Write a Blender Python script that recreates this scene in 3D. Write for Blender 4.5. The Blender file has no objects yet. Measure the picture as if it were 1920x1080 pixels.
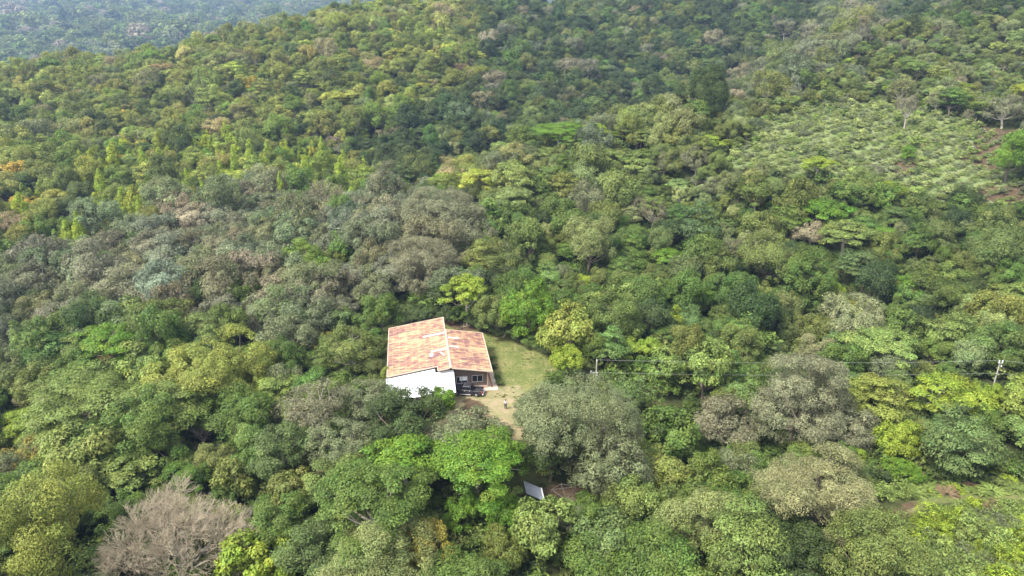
import bpy, bmesh, math, random
import numpy as np
from mathutils import Vector, Matrix
R_ = math.radians
scene = bpy.context.scene

# ------------------------------------------------------------------ camera, sky, sun, exposure
F_PX, PITCH, CAM_H = 1297.0, R_(21.0), 58.0          # focal length in pixels of a 1920 wide picture
cam_d = bpy.data.cameras.new('camera'); cam = bpy.data.objects.new('camera', cam_d)
scene.collection.objects.link(cam); scene.camera = cam
cam_d.sensor_width = 36.0; cam_d.lens = 36.0 * F_PX / 1920.0
cam_d.clip_start = 1.0; cam_d.clip_end = 9000.0
cam.location = (0, 0, CAM_H); cam.rotation_euler = (math.pi / 2 - PITCH, 0, 0)

SUN_DIR = Vector((-0.55, -0.40, 0.95)).normalized()   # towards the sun
world = bpy.data.worlds.new('World'); scene.world = world; world.use_nodes = True
wn = world.node_tree.nodes; wl = world.node_tree.links; wn.clear()
sky = wn.new('ShaderNodeTexSky'); sky.sky_type = 'NISHITA'; sky.sun_disc = False
sky.sun_elevation = math.asin(SUN_DIR.z); sky.sun_rotation = math.atan2(SUN_DIR.x, SUN_DIR.y)
sky.air_density = 1.0; sky.dust_density = 5.0; sky.ozone_density = 1.0; sky.altitude = 1200
hs = wn.new('ShaderNodeHueSaturation'); hs.inputs['Saturation'].default_value = 0.12   # thin bright cloud
bg = wn.new('ShaderNodeBackground'); bg.inputs['Strength'].default_value = 0.15
wo = wn.new('ShaderNodeOutputWorld')
wl.new(sky.outputs[0], hs.inputs['Color']); wl.new(hs.outputs[0], bg.inputs[0]); wl.new(bg.outputs[0], wo.inputs[0])
sun_d = bpy.data.lights.new('sun', 'SUN'); sun = bpy.data.objects.new('sun', sun_d); scene.collection.objects.link(sun)
sun_d.energy = 2.4; sun_d.angle = R_(12.0); sun_d.color = (1.0, 0.94, 0.82)
sun.rotation_euler = SUN_DIR.to_track_quat('Z', 'Y').to_euler()
scene.view_settings.view_transform = 'Standard'; scene.view_settings.look = 'None'
scene.view_settings.exposure = 1.80; scene.view_settings.gamma = 1.0
cy = scene.cycles
cy.max_bounces = 5; cy.diffuse_bounces = 3; cy.glossy_bounces = 2; cy.transmission_bounces = 3; cy.volume_bounces = 0
cy.use_denoising = True; cy.caustics_reflective = False; cy.caustics_refractive = False

# ------------------------------------------------------------------ helpers
COL = scene.collection
def link(o, parent=None):
    COL.objects.link(o)
    if parent is not None: o.parent = parent
    return o
def tag(o, label=None, cat=None, group=None, kind=None):
    for k, v in (('label', label), ('category', cat), ('group', group), ('kind', kind)):
        if v: o[k] = v
    return o
def empty(name, loc, rz=0.0):
    o = bpy.data.objects.new(name, None); o.location = loc; o.rotation_euler = (0, 0, rz); o.empty_display_size = .5
    return link(o)
def ray(px, py):
    u, v = (px - 960) / F_PX, (540 - py) / F_PX
    c, s = math.cos(PITCH), math.sin(PITCH)
    return np.array([u, c + v * s, -s + v * c])
def project(P):
    P = np.asarray(P, float); x, y, z = P[..., 0], P[..., 1], P[..., 2] - CAM_H
    c, s = math.cos(PITCH), math.sin(PITCH)
    d = y * c - z * s; up = y * s + z * c
    d = np.where(d < 1, 1, d)
    return 960 + F_PX * x / d, 540 - F_PX * up / d, d
def bp(px, py, z):
    r = ray(px, py); t = (z - CAM_H) / r[2]
    return np.array([r[0] * t, r[1] * t, z])
def in_poly(x, y, poly):
    x = np.asarray(x, float); y = np.asarray(y, float); ins = np.zeros(x.shape, bool); n = len(poly)
    for i in range(n):
        x0, y0 = poly[i]; x1, y1 = poly[(i + 1) % n]
        if y0 == y1: continue
        c = ((y0 > y) != (y1 > y)) & (x < (x1 - x0) * (y - y0) / (y1 - y0) + x0)
        ins ^= c
    return ins
def sdist(x, y, poly):                                # signed distance, negative inside
    x = np.asarray(x, float); y = np.asarray(y, float); best = np.full(x.shape, 1e9); n = len(poly)
    for i in range(n):
        x0, y0 = poly[i]; x1, y1 = poly[(i + 1) % n]
        dx, dy = x1 - x0, y1 - y0
        t = np.clip(((x - x0) * dx + (y - y0) * dy) / (dx * dx + dy * dy + 1e-9), 0, 1)
        best = np.minimum(best, np.hypot(x - x0 - t * dx, y - y0 - t * dy))
    return np.where(in_poly(x, y, poly), -best, best)
def sstep(a, b, x):
    t = np.clip((x - a) / (b - a), 0, 1); return t * t * (3 - 2 * t)
def mesh_from(name, V, Fc, mats=(), attrs=None, smooth=False):
    """V (n,3); Fc (m,k) one polygon size."""
    V = np.ascontiguousarray(V, np.float32); Fc = np.ascontiguousarray(Fc, np.int32); m, k = Fc.shape
    me = bpy.data.meshes.new(name)
    me.vertices.add(len(V)); me.vertices.foreach_set('co', V.ravel())
    me.loops.add(m * k); me.loops.foreach_set('vertex_index', Fc.ravel())
    me.polygons.add(m); me.polygons.foreach_set('loop_start', np.arange(0, m * k, k, dtype=np.int32))
    me.polygons.foreach_set('loop_total', np.full(m, k, np.int32))
    if smooth: me.polygons.foreach_set('use_smooth', np.ones(m, bool))
    for nm, arr in (attrs or {}).items():
        a = me.attributes.new(nm, 'FLOAT', 'POINT'); a.data.foreach_set('value', np.ascontiguousarray(arr, np.float32))
    for mt in mats: me.materials.append(mt)
    me.update(calc_edges=True)
    return me

# ------------------------------------------------------------------ materials
def new_mat(name):
    m = bpy.data.materials.new(name); m.use_nodes = True
    nt = m.node_tree; b = nt.nodes['Principled BSDF']
    return m, nt, b
def N(nt, t, **kw):
    n = nt.nodes.new(t)
    for k, v in kw.items(): setattr(n, k, v)
    return n
def simple(name, col, rough=.7, metal=0.0, var=.12, scale=3.0, spec=.3):
    m, nt, b = new_mat(name)
    tc = N(nt, 'ShaderNodeTexCoord'); nz = N(nt, 'ShaderNodeTexNoise'); nz.inputs['Scale'].default_value = scale
    nz.inputs['Detail'].default_value = 6
    mr = N(nt, 'ShaderNodeMapRange'); mr.inputs['To Min'].default_value = 1 - var * 2; mr.inputs['To Max'].default_value = 1 + var * 2
    mx = N(nt, 'ShaderNodeVectorMath', operation='SCALE'); mx.inputs[0].default_value = col[:3]
    nt.links.new(tc.outputs['Object'], nz.inputs['Vector']); nt.links.new(nz.outputs['Fac'], mr.inputs['Value'])
    nt.links.new(mr.outputs[0], mx.inputs['Scale']); nt.links.new(mx.outputs[0], b.inputs['Base Color'])
    b.inputs['Roughness'].default_value = rough; b.inputs['Metallic'].default_value = metal
    b.inputs['Specular IOR Level'].default_value = spec
    return m

def leaf_material():
    m, nt, b = new_mat('leaf')
    at = N(nt, 'ShaderNodeAttribute', attribute_type='INSTANCER', attribute_name='tint')
    sh = N(nt, 'ShaderNodeAttribute', attribute_type='GEOMETRY', attribute_name='shade')
    hu = N(nt, 'ShaderNodeAttribute', attribute_type='GEOMETRY', attribute_name='warm')
    wv = N(nt, 'ShaderNodeMapRange'); wv.inputs['To Min'].default_value = .472; wv.inputs['To Max'].default_value = .524
    nt.links.new(hu.outputs['Fac'], wv.inputs['Value'])
    h = N(nt, 'ShaderNodeHueSaturation'); nt.links.new(at.outputs['Color'], h.inputs['Color'])
    nt.links.new(wv.outputs[0], h.inputs['Hue']); nt.links.new(sh.outputs['Fac'], h.inputs['Value'])
    nt.links.new(h.outputs[0], b.inputs['Base Color'])
    b.inputs['Roughness'].default_value = .55; b.inputs['Specular IOR Level'].default_value = .25
    tr = N(nt, 'ShaderNodeBsdfTranslucent'); nt.links.new(h.outputs[0], tr.inputs['Color'])
    mx = N(nt, 'ShaderNodeMixShader'); mx.inputs[0].default_value = .28
    out = nt.nodes['Material Output']
    nt.links.new(b.outputs[0], mx.inputs[1]); nt.links.new(tr.outputs[0], mx.inputs[2]); nt.links.new(mx.outputs[0], out.inputs['Surface'])
    return m
LEAF = leaf_material()
BARK = simple('bark', (.13, .105, .08), .9, var=.3, scale=4)
PALE_BARK = simple('pale_bark', (.30, .27, .22), .9, var=.25, scale=4)
TWIG = simple('twig', (.345, .295, .21), .9, var=.25, scale=1.5)

# ------------------------------------------------------------------ terrain
CTRL_PX = [  # pixel of the canopy top, world y, canopy height there
    (0,1080,58,8),(480,1080,60,8),(960,1080,60,8),(1440,1080,60,8),(1920,1080,60,3),
    (100,800,95,8),(50,620,130,8),(250,650,110,8),(150,540,150,9),(100,450,185,8),(0,300,260,8),(0,200,340,8),(0,118,430,11),
    (300,200,330,8),(300,80,450,11),(660,2,520,12),(600,480,165,9),(600,380,205,9),(500,330,240,8),(720,300,255,9),
    (800,200,335,9),(1000,100,420,9),(1300,60,490,9),(1300,-10,560,9),(1430,-30,560,9),(1560,-25,560,9),(1700,-10,560,9),(1000,190,340,11),(1300,165,385,11),
    (830,335,212,8),(1000,238,240,8),(1300,175,290,8),(1530,60,345,8),(1800,0,370,8),(1900,100,290,7),(1900,250,222,2),
    (1500,250,225,1.5),(1650,185,260,2),(1400,300,205,2),(1900,380,180,5),(1500,450,165,8),(1200,450,165,8),(1200,330,205,8),
    (1700,600,130,8),(1400,600,130,8),(1800,955,76,1),(1700,938,79,0),(1910,935,80,0),(1850,830,92,3),(1700,700,112,5),
    (650,885,84,0),(330,1010,68,8),(1300,800,98,7),(1230,762,106,0),(600,640,122,7),
]
pts = []
for px, py, d, h in CTRL_PX:
    r = ray(px, py); t = d / r[1]; pts.append((r[0] * t, d, CAM_H + r[2] * t - h))
pts += [(-12,118,0),(0,118,0),(6,108,-.3),(-12,130,.8),(-2,128,.6),(-2,97,-.3),(-3,88,-1.6),(3,77,-3.6),(9,75,-3.8),(-15,92,-1.8),(-25,112,-2),(15,107,-3.0),(84,107,-3.2),
        (-60,20,-14),(0,20,-16),(60,20,-14),(-480,520,-15),(-360,530,-18),(-240,560,0),(-150,620,30),(-420,600,-20),(-300,640,-15),(60,640,70),(400,640,95),(420,400,100),(300,200,45),(220,100,8),(-300,100,-20),(-420,250,0),(-150,60,-14),(150,50,-8)]
for px, y, z in ((830,245,-7),(1000,290,0),(1150,318,3),(1300,342,9),(1430,380,18),(1540,405,28),(720,290,-4),(600,250,-6)):
    r = ray(px, 250); pts.append((r[0] * y / r[1], y, z))
pts = np.array(pts, float)
def tps_fit(p, lam=30.0):
    n = len(p); d = np.hypot(p[:, None, 0] - p[None, :, 0], p[:, None, 1] - p[None, :, 1])
    K = np.where(d > 0, d * d * np.log(d + 1e-12), 0) + lam * np.eye(n)
    P = np.c_[np.ones(n), p[:, :2]]
    A = np.block([[K, P], [P.T, np.zeros((3, 3))]])
    return np.linalg.solve(A, np.r_[p[:, 2], np.zeros(3)])
W_ = tps_fit(pts)
def tps(x, y):
    x = np.asarray(x, float); y = np.asarray(y, float); sh = x.shape; x = x.ravel(); y = y.ravel(); n = len(pts)
    out = W_[n] + W_[n + 1] * x + W_[n + 2] * y
    for i in range(n):
        d2 = (x - pts[i, 0]) ** 2 + (y - pts[i, 1]) ** 2
        out = out + W_[i] * .5 * d2 * np.log(d2 + 1e-9)
    return out.reshape(sh)
def wob(x, y, s, seed):
    return (np.sin(x / s + seed) * np.cos(y / s * 1.13 + seed * 2.1) + .5 * np.sin(x / s * 2.3 + y / s * 1.7 + seed * 3.3) + .3 * np.cos(x / s * 4.1 - y / s * 3.7 + seed))
def mountain(x, y):
    crest = 110 + .62 * np.clip(x + 2603, -700, 110) + .05 * np.clip(x + 2493, 0, 2500)
    m = -20 + (crest + 20) * np.clip((y - 900) / 2900, 0, 1)
    m = m + wob(x, y, 210, 1.3) * 11 * sstep(1000, 2200, y) * (1 - .85 * sstep(3300, 3800, y))
    return m - np.clip(y - 3950, 0, 3000) * .1
def height(x, y):
    x = np.asarray(x, float); y = np.asarray(y, float)
    xc = np.clip(x, -430, 430); yc = np.clip(y, 0, 650)
    z = tps(xc, yc) + wob(x, y, 21, .7) * .5 + wob(x, y, 60, 2.2) * .9 * sstep(150, 300, y)
    pad = sstep(1.35, .85, np.hypot((x + 6) / 19, (y - 112) / 18))
    z = z * (1 - pad) + pad * (.0)
    far = sstep(560, 800, y)
    return z * (1 - far) + far * mountain(x, y)
def hgt(x, y): return float(height(np.array([x]), np.array([y]))[0])
TT = np.concatenate([np.linspace(45, 420, 900), np.linspace(421, 4600, 1500)])
def ground_pt(px, py, hc=0.0):
    r = ray(px, py); P = np.array([0, 0, CAM_H]) + TT[:, None] * r
    below = P[:, 2] - height(P[:, 0], P[:, 1]) <= hc
    i = int(np.argmax(below)) if below.any() else len(TT) - 1
    return P[i]

def axis_pts(segs):
    out = []
    for a, b, s in segs: out += list(np.arange(a, b, s))
    return np.array(out + [segs[-1][1]])
gx = axis_pts([(-5000,-3000,200),(-3000,-700,60),(-700,-200,12),(-200,-40,3),(-40,30,.7),(30,160,2.5),(160,700,12),(700,3001,100)])
gy = axis_pts([(-300,40,20),(40,72,2),(72,136,.7),(136,280,2.5),(280,700,8),(700,4000,50),(4000,8001,200)])
X, Y = np.meshgrid(gx, gy); Z = height(X, Y)
def wpoly(pix): return [tuple(ground_pt(a, b)[:2]) for a, b in pix]
LAWN = wpoly([(800,598),(850,598),(905,612),(1000,634),(1062,670),(1075,705),(1020,735),(960,748),(922,742),(900,712),(870,640)])
TRACK = wpoly([(840,742),(905,730),(965,722),(1010,745),(1015,800),(985,842),(900,850),(800,835),(780,800),(850,770)])
EARTH = [wpoly(p) for p in ([(800,600),(838,592),(905,606),(930,622),(880,622),(840,618)], [(560,895),(600,880),(650,868),(668,880),(640,905),(590,915)],
         [(1012,918),(1055,904),(1105,906),(1115,926),(1080,936),(1020,933)], [(1218,768),(1228,756),(1260,754),(1268,768),(1240,778)],
         [(1800,300),(1845,240),(1900,245),(1930,300),(1860,322)], [(1810,352),(1930,346),(1930,385),(1835,385)], [(1640,985),(1680,950),(1720,940),(1700,965)],
         [(1650,318),(1690,300),(1722,310),(1705,338)], [(860,765),(880,748),(908,752),(912,775),(890,790),(868,785)])]
CROP = wpoly([(1345,312),(1395,262),(1440,222),(1530,200),(1640,190),(1720,205),(1830,236),(1905,290),(1905,390),(1800,385),(1650,345),(1560,330),(1440,330)])
PATHG = wpoly([(1650,985),(1690,950),(1740,932),(1820,924),(1930,918),(1930,948),(1820,940),(1745,948),(1700,972)])
vx, vy = X.ravel(), Y.ravel()
lawn = sstep(1.2, -1.2, sdist(vx, vy, LAWN) + wob(vx, vy, 1.9, 5) * .5)
lawn = np.maximum(lawn, .8 * sstep(1, -1, sdist(vx, vy, PATHG) + wob(vx, vy, 1.5, 4) * .3))
track = sstep(1.4, -1.6, sdist(vx, vy, TRACK) + wob(vx, vy, 1.6, 9) * .7)
earth = np.zeros_like(vx)
for e in EARTH: earth = np.maximum(earth, sstep(1.2, -1.2, sdist(vx, vy, e) + wob(vx, vy, 1.3, 2) * .6))
crop = sstep(4, -4, sdist(vx, vy, CROP))
nx, ny = len(gx), len(gy)
idx = np.arange(nx * ny).reshape(ny, nx)
Fq = np.stack([idx[:-1, :-1], idx[:-1, 1:], idx[1:, 1:], idx[1:, :-1]], -1).reshape(-1, 4)

def ground_material():
    m, nt, b = new_mat('ground')
    tc = N(nt, 'ShaderNodeTexCoord')
    def noise(s, d=8, rough=.6):
        n = N(nt, 'ShaderNodeTexNoise'); n.inputs['Scale'].default_value = s; n.inputs['Detail'].default_value = d; n.inputs['Roughness'].default_value = rough
        nt.links.new(tc.outputs['Object'], n.inputs['Vector']); return n.outputs['Fac']
    def ramp(fac, stops):
        r = N(nt, 'ShaderNodeValToRGB'); e = r.color_ramp.elements
        while len(e) < len(stops): e.new(.5)
        for i, (p, c) in enumerate(stops): e[i].position = p; e[i].color = (*c, 1)
        nt.links.new(fac, r.inputs[0]); return r.outputs[0]
    def attr(nm): return N(nt, 'ShaderNodeAttribute', attribute_name=nm).outputs['Fac']
    def mix(f, a, c):
        x = N(nt, 'ShaderNodeMix', data_type='RGBA'); nt.links.new(f, x.inputs[0]); nt.links.new(a, x.inputs[6]); nt.links.new(c, x.inputs[7]); return x.outputs[2]
    def rag(nm, amt=.9, s=.9):           # ragged edges: mask +- fine noise
        a = N(nt, 'ShaderNodeMath', operation='MULTIPLY_ADD'); nt.links.new(noise(s, 8, .7), a.inputs[0]); a.inputs[1].default_value = amt; a.inputs[2].default_value = -amt * .5
        c = N(nt, 'ShaderNodeMath', operation='ADD'); nt.links.new(attr(nm), c.inputs[0]); nt.links.new(a.outputs[0], c.inputs[1])
        k = N(nt, 'ShaderNodeMapRange', interpolation_type='SMOOTHSTEP'); k.inputs['From Min'].default_value = .3; k.inputs['From Max'].default_value = .7
        nt.links.new(c.outputs[0], k.inputs['Value']); return k.outputs[0]
    litter = ramp(noise(.8), [(.3, (.028, .034, .014)), (.55, (.05, .06, .022)), (.8, (.075, .062, .035))])
    g1 = ramp(noise(.28, 10, .65), [(.32, (.085, .11, .036)), (.46, (.135, .155, .056)), (.58, (.185, .185, .078)), (.75, (.225, .20, .10))])
    g2 = ramp(noise(2.2, 6), [(.3, (.5, .55, .4)), (.7, (1.15, 1.1, 1.1))])
    gm = N(nt, 'ShaderNodeMix', data_type='RGBA', blend_type='MULTIPLY'); gm.inputs[0].default_value = 1
    nt.links.new(g1, gm.inputs[6]); nt.links.new(g2, gm.inputs[7])
    tr = ramp(noise(.5, 10, .65), [(.3, (.13, .145, .06)), (.47, (.20, .18, .095)), (.6, (.26, .21, .13)), (.8, (.19, .14, .09))])
    ea = ramp(noise(.9, 8), [(.3, (.05, .036, .022)), (.6, (.095, .066, .042)), (.8, (.14, .11, .068))])
    cr = ramp(noise(.35, 8), [(.3, (.10, .145, .05)), (.55, (.15, .18, .075)), (.75, (.175, .165, .09))])
    c = mix(rag('crop'), litter, cr); c = mix(rag('lawn', .5), c, gm.outputs[2]); c = mix(rag('track', .7), c, tr); c = mix(rag('earth', .9), c, ea)
    nt.links.new(c, b.inputs['Base Color']); b.inputs['Roughness'].default_value = .95; b.inputs['Specular IOR Level'].default_value = .1
    bu = N(nt, 'ShaderNodeBump'); bu.inputs['Strength'].default_value = .5; bu.inputs['Distance'].default_value = .12
    nt.links.new(noise(3.0, 6), bu.inputs['Height']); nt.links.new(bu.outputs[0], b.inputs['Normal'])
    return m
gme = mesh_from('ground', np.c_[vx, vy, Z.ravel()], Fq, [ground_material()], dict(lawn=lawn, track=track, earth=earth, crop=crop), True)
tag(link(bpy.data.objects.new('ground', gme)), kind='structure')

# ------------------------------------------------------------------ trees: models
def unit(v): return v / (np.linalg.norm(v, axis=-1, keepdims=True) + 1e-9)
def leaves_mesh(name, pos, nrm, axis, L, Wd, shade, warm, fold=.18):
    a = unit(axis - nrm * (axis * nrm).sum(-1, keepdims=True)); b = np.cross(nrm, a)
    L = L[:, None]; Wd = Wd[:, None]
    v = np.stack([pos - a * L * .5, pos + b * Wd * .5 - nrm * L * fold * .0 + a * L * .05, pos + a * L * .5 - nrm * L * fold, pos - b * Wd * .5 + a * L * .05], 1).reshape(-1, 3)
    n = len(pos)
    return mesh_from(name, v, np.arange(n * 4).reshape(n, 4), [LEAF], dict(shade=np.repeat(shade, 4), warm=np.repeat(warm, 4)))

def crown_points(rng, sp):
    """clump centres and radii of one crown; crown radius 4 m, ground at z = 0"""
    R, Rz, zc, n, cr, shape = 4.0, sp['Rz'], sp['zc'], sp['n'], sp['cr'], sp['shape']
    k = rng.normal(size=(5, 3)) * 1.6; ph = rng.uniform(0, 6.28, 5)
    out = []
    if shape == 'cone':
        t = rng.uniform(0, 1, n) ** 1.25; an = rng.uniform(0, 6.28, n)
        rr = R * (1 - t) ** .75 * rng.uniform(.45, 1, n) * (1 + .22 * np.sin(an * 2 + ph[0] + t * 4)); z = zc - Rz * .75 + t * Rz * 1.75
        c = np.c_[np.cos(an) * rr, np.sin(an) * rr, z]; rad = cr * rng.lognormal(0, .25, n) * (1.1 - .5 * t)
        return c, rad, np.array([0, 0, zc - Rz * .5])
    if shape == 'umbrella':
        rr = R * np.sqrt(rng.uniform(0, 1, n)) * .95; an = rng.uniform(0, 6.28, n)
        lob = 1 + .2 * np.sin(an * 3 + ph[0]) + .12 * np.sin(an * 5 + ph[1])
        lay = rng.choice([0, .45, .95], n, p=[.6, .26, .14])
        z = zc + Rz * (1 - .9 * (rr / R) ** 2) - lay * Rz * .9 + rng.normal(0, .12, n)
        rr = rr * lob
        return np.c_[np.cos(an) * rr, np.sin(an) * rr, z], cr * rng.lognormal(0, .25, n), np.array([0, 0, zc - Rz])
    d = unit(rng.normal(size=(n * 3, 3))); d = d[d[:, 2] > sp.get('low', -.45)][:n]
    lump = 1 + .16 * sum(np.sin((d * k[i]).sum(1) * 1.5 + ph[i]) for i in range(5)) / 1.6
    u = np.where(rng.uniform(size=len(d)) < .72, rng.uniform(.78, 1.0, len(d)), rng.uniform(.3, .8, len(d)))
    c = d * np.array([R, R, Rz]) * (lump * u)[:, None] * .86
    if sp.get('lobes'):
        m = sp['lobes']; ld = unit(rng.normal(size=(m * 4, 3))); ld = ld[ld[:, 2] > sp.get('skirt', -.6)][:m]; m = len(ld)
        lr = rng.uniform(.34, .54, m); li = rng.integers(0, m, len(d)); e = unit(d * .6 + ld[li] * .9 + rng.normal(size=d.shape) * .45)
        c2 = (ld[li] * (1 - lr[li] * .9)[:, None] * rng.uniform(.85, 1.12, m)[li][:, None] + e * lr[li][:, None]) * np.array([R, R, Rz]) * .95
        core = rng.uniform(size=len(d)) < .32; c = np.where(core[:, None], c * .8, c2)
    if shape == 'tier': c[:, 2] = np.round(c[:, 2] / .9 + rng.normal(0, .22, len(c))) * .9
    c[:, 2] += zc
    return c, cr * rng.lognormal(0, .3, len(c)), np.array([0, 0, zc - Rz * .35])

def build_crown(name, seed, sp, nleaf, lscale=1.0):
    rng = np.random.default_rng(seed)
    C, rad, cen = crown_points(rng, sp)
    w = rad ** 2; cnt = np.maximum(3, (nleaf * w / w.sum()).astype(int)); ci = np.repeat(np.arange(len(C)), cnt); n = len(ci)
    d = unit(rng.normal(size=(n, 3)) + np.array([0, 0, sp.get('clump_up', .25)]))
    rr = rng.uniform(.25, 1, n) ** .45
    pos = C[ci] + d * (rad[ci] * rr)[:, None] * np.array([1, 1, sp['flat']])
    out = unit(C[ci] - cen)
    up = np.array([0, 0, 1.0])
    nrm = unit(d * sp.get('wd', .9) + out * .45 + up * sp['wu'] + rng.normal(size=(n, 3)) * sp['wr'])
    ax = out * sp.get('along', 0) + d * sp.get('along', 0) + rng.normal(size=(n, 3)) * .6 - up * sp.get('droop', .2)
    l = sp['leaf'] * lscale * rng.lognormal(0, .25, n); wd = l * sp['asp'] * rng.uniform(.8, 1.2, n)
    shade = (1 + rng.normal(0, sp.get('cvar', .16), len(C))[ci] + rng.normal(0, .2, n)).clip(.35, 1.9)
    warm = (.5 + rng.normal(0, .16, len(C))[ci] + rng.normal(0, .13, n)).clip(0, 1)
    if sp.get('tips'):
        k = rng.uniform(size=len(C)) < sp['tips']; warm = np.where(k[ci], warm - .25, warm).clip(-.1, 1); shade = np.where(k[ci], shade * 1.2, shade)
    return leaves_mesh(name, pos, nrm, ax, l, wd, shade, warm), C, rad

def tubes(segs, sides=5):
    """segs: (p0, p1, r0, r1) rows -> vertices, quads"""
    S = np.asarray(segs, float); p0, p1, r0, r1 = S[:, 0:3], S[:, 3:6], S[:, 6], S[:, 7]
    d = unit(p1 - p0); ref = np.where(np.abs(d[:, 2:3]) < .9, np.array([[0, 0, 1.0]]), np.array([[1.0, 0, 0]]))
    a = unit(np.cross(d, ref)); b = np.cross(d, a)
    an = np.arange(sides) * 2 * math.pi / sides
    ring = a[:, None] * np.cos(an)[None, :, None] + b[:, None] * np.sin(an)[None, :, None]
    v = np.concatenate([p0[:, None] + ring * r0[:, None, None], p1[:, None] + ring * r1[:, None, None]], 1).reshape(-1, 3)
    i = np.arange(sides); j = (i + 1) % sides
    q = np.stack([i, j, j + sides, i + sides], 1)
    f = (np.arange(len(S))[:, None, None] * 2 * sides + q[None]).reshape(-1, 4)
    return v, f
def limb(rng, p, q, r0, r1, bend, n=4):
    p = np.array(p, float); q = np.array(q, float); L = np.linalg.norm(q - p); off = rng.normal(size=3) * bend * L
    P = [p + (q - p) * t + off * math.sin(math.pi * t) - np.array([0, 0, 1]) * math.sin(math.pi * t) * L * .08 for t in np.linspace(0, 1, n + 1)]
    Rr = np.linspace(r0, r1, n + 1)
    return [np.r_[P[i], P[i + 1], Rr[i], Rr[i + 1]] for i in range(n)]
def build_trunk(name, seed, sp, C, rad, mat, twigs=0):
    rng = np.random.default_rng(seed + 77); zc, Rz = sp['zc'], sp['Rz']
    fork = np.array([rng.normal(0, .25), rng.normal(0, .25), max(.7, zc - Rz * .75)]); segs = limb(rng, (0, 0, -.8), fork, .30, .2, .04, 4)
    order = rng.permutation(len(C))[:sp.get('limbs', 7)]
    tops = []
    for i in order:
        s = limb(rng, fork + rng.normal(0, .05, 3), C[i] * np.array([.9, .9, .94]), .10, .03, .08, 4); segs += s; tops.append(s)
    pool = [(s[2][3:6]) for s in tops]
    for i in rng.permutation(len(C))[:twigs]:
        j = int(np.argmin([np.linalg.norm(p - C[i]) for p in pool])); segs += limb(rng, pool[j], C[i] + unit(C[i] - fork) * rad[i] * .3, .040, .012, .06, 2)
    v, f = tubes(segs, 5)
    return mesh_from(name, v, f, [mat], None, True)

SPEC = dict(
    round=dict(shape='round', Rz=3.3, zc=4.4, n=90, cr=.80, lobes=11, flat=.8, leaf=.235, asp=.55, wu=.5, wr=.45, low=-.5),
    dense=dict(shape='round', Rz=3.0, zc=3.5, n=110, cr=.66, lobes=9, flat=.75, leaf=.23, asp=.6, wu=.55, wr=.4, low=-.55, cvar=.12),
    feather=dict(shape='round', Rz=3.1, zc=4.1, n=170, cr=.62, lobes=12, flat=.75, leaf=.24, asp=.36, wu=.55, wr=.6, low=-.6, along=.9, droop=-.1, cvar=.2, limbs=14),
    umbrella=dict(shape='umbrella', Rz=1.9, zc=4.6, n=60, cr=1.0, flat=.33, leaf=.29, asp=.5, wu=1.0, wr=.4, clump_up=.5, limbs=10, cvar=.14),
    tier=dict(shape='tier', Rz=3.6, zc=4.8, n=62, cr=1.15, flat=.33, leaf=.31, asp=.42, wu=.9, wr=.4, low=-.55, along=.6, droop=.35),
    cone=dict(shape='cone', Rz=5.6, zc=5.6, n=80, cr=1.15, flat=.9, leaf=.36, asp=.5, wu=.5, wr=.45, limbs=6),
    broad=dict(shape='round', Rz=3.4, zc=4.5, n=80, cr=.85, lobes=9, flat=.7, leaf=.40, asp=.5, wu=.6, wr=.55, low=-.5, along=.5, droop=.4, cvar=.18, tips=.12),
    airy=dict(shape='round', Rz=2.9, zc=4.6, n=85, cr=.62, flat=.7, leaf=.26, asp=.35, wu=.3, wr=.8, low=-.35, along=.7, cvar=.2, limbs=14),
)
NLEAF = dict(round=17000, dense=14000, feather=15500, umbrella=9500, tier=9500, cone=8500, broad=8000, airy=5200)
KINDS = list(SPEC)
CROWN, TRUNK = {}, {}
for ki, k in enumerate(KINDS):
    for v in range(3):
        me, C, rad = build_crown(f'{k}_crown', 100 * ki + v, SPEC[k], NLEAF[k])
        CROWN[k, v] = me
        TRUNK[k, v] = build_trunk(f'{k}_trunk', 100 * ki + v, SPEC[k], C, rad, PALE_BARK if k in ('feather', 'airy', 'umbrella') else BARK, 40 if k in ('feather', 'airy') else 12)

def branch_rec(rng, p, d, L, r, lev, segs, maxlev, spread=.55, up=.05):
    n = 3; q = p
    for i in range(n):
        d = unit(d + rng.normal(size=3) * .14 + np.array([0, 0, up])); e = q + d * L / n
        segs.append(np.r_[q, e, r * (1 - .22 * i), r * (1 - .22 * (i + 1))]); q = e
        if lev < maxlev and i >= 0:
            nb = (1 if i == 1 else 0) if i < n - 1 else (4 if lev == 3 else 3)
            for _ in range(nb):
                s = unit(np.cross(d, rng.normal(size=3)))
                branch_rec(rng, q, unit(d + s * spread * rng.uniform(.7, 1.5)), L * rng.uniform(.62, .78), r * .50 if i == n - 1 else r * .40, lev + 1, segs, maxlev, spread, up)
def bare_tree(seed, maxlev=4):
    rng = np.random.default_rng(seed); segs = limb(rng, (0, 0, -.8), (.1, .1, 1.4), .36, .3, .03)
    heavy = []
    for i in range(11):
        an = i * 2.399 + rng.uniform(-.3, .3); el = rng.uniform(.35, 1.2) if i < 6 else 1.35
        d = np.array([math.cos(an) * math.cos(el), math.sin(an) * math.cos(el), math.sin(el)])
        branch_rec(rng, np.array([.1, .1, 1.3]), d, rng.uniform(1.9, 2.6), .15, 0, heavy, maxlev)
    S = np.array(segs + heavy)
    S[:, 6:8] = np.maximum(S[:, 6:8], .008)
    return S

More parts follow.
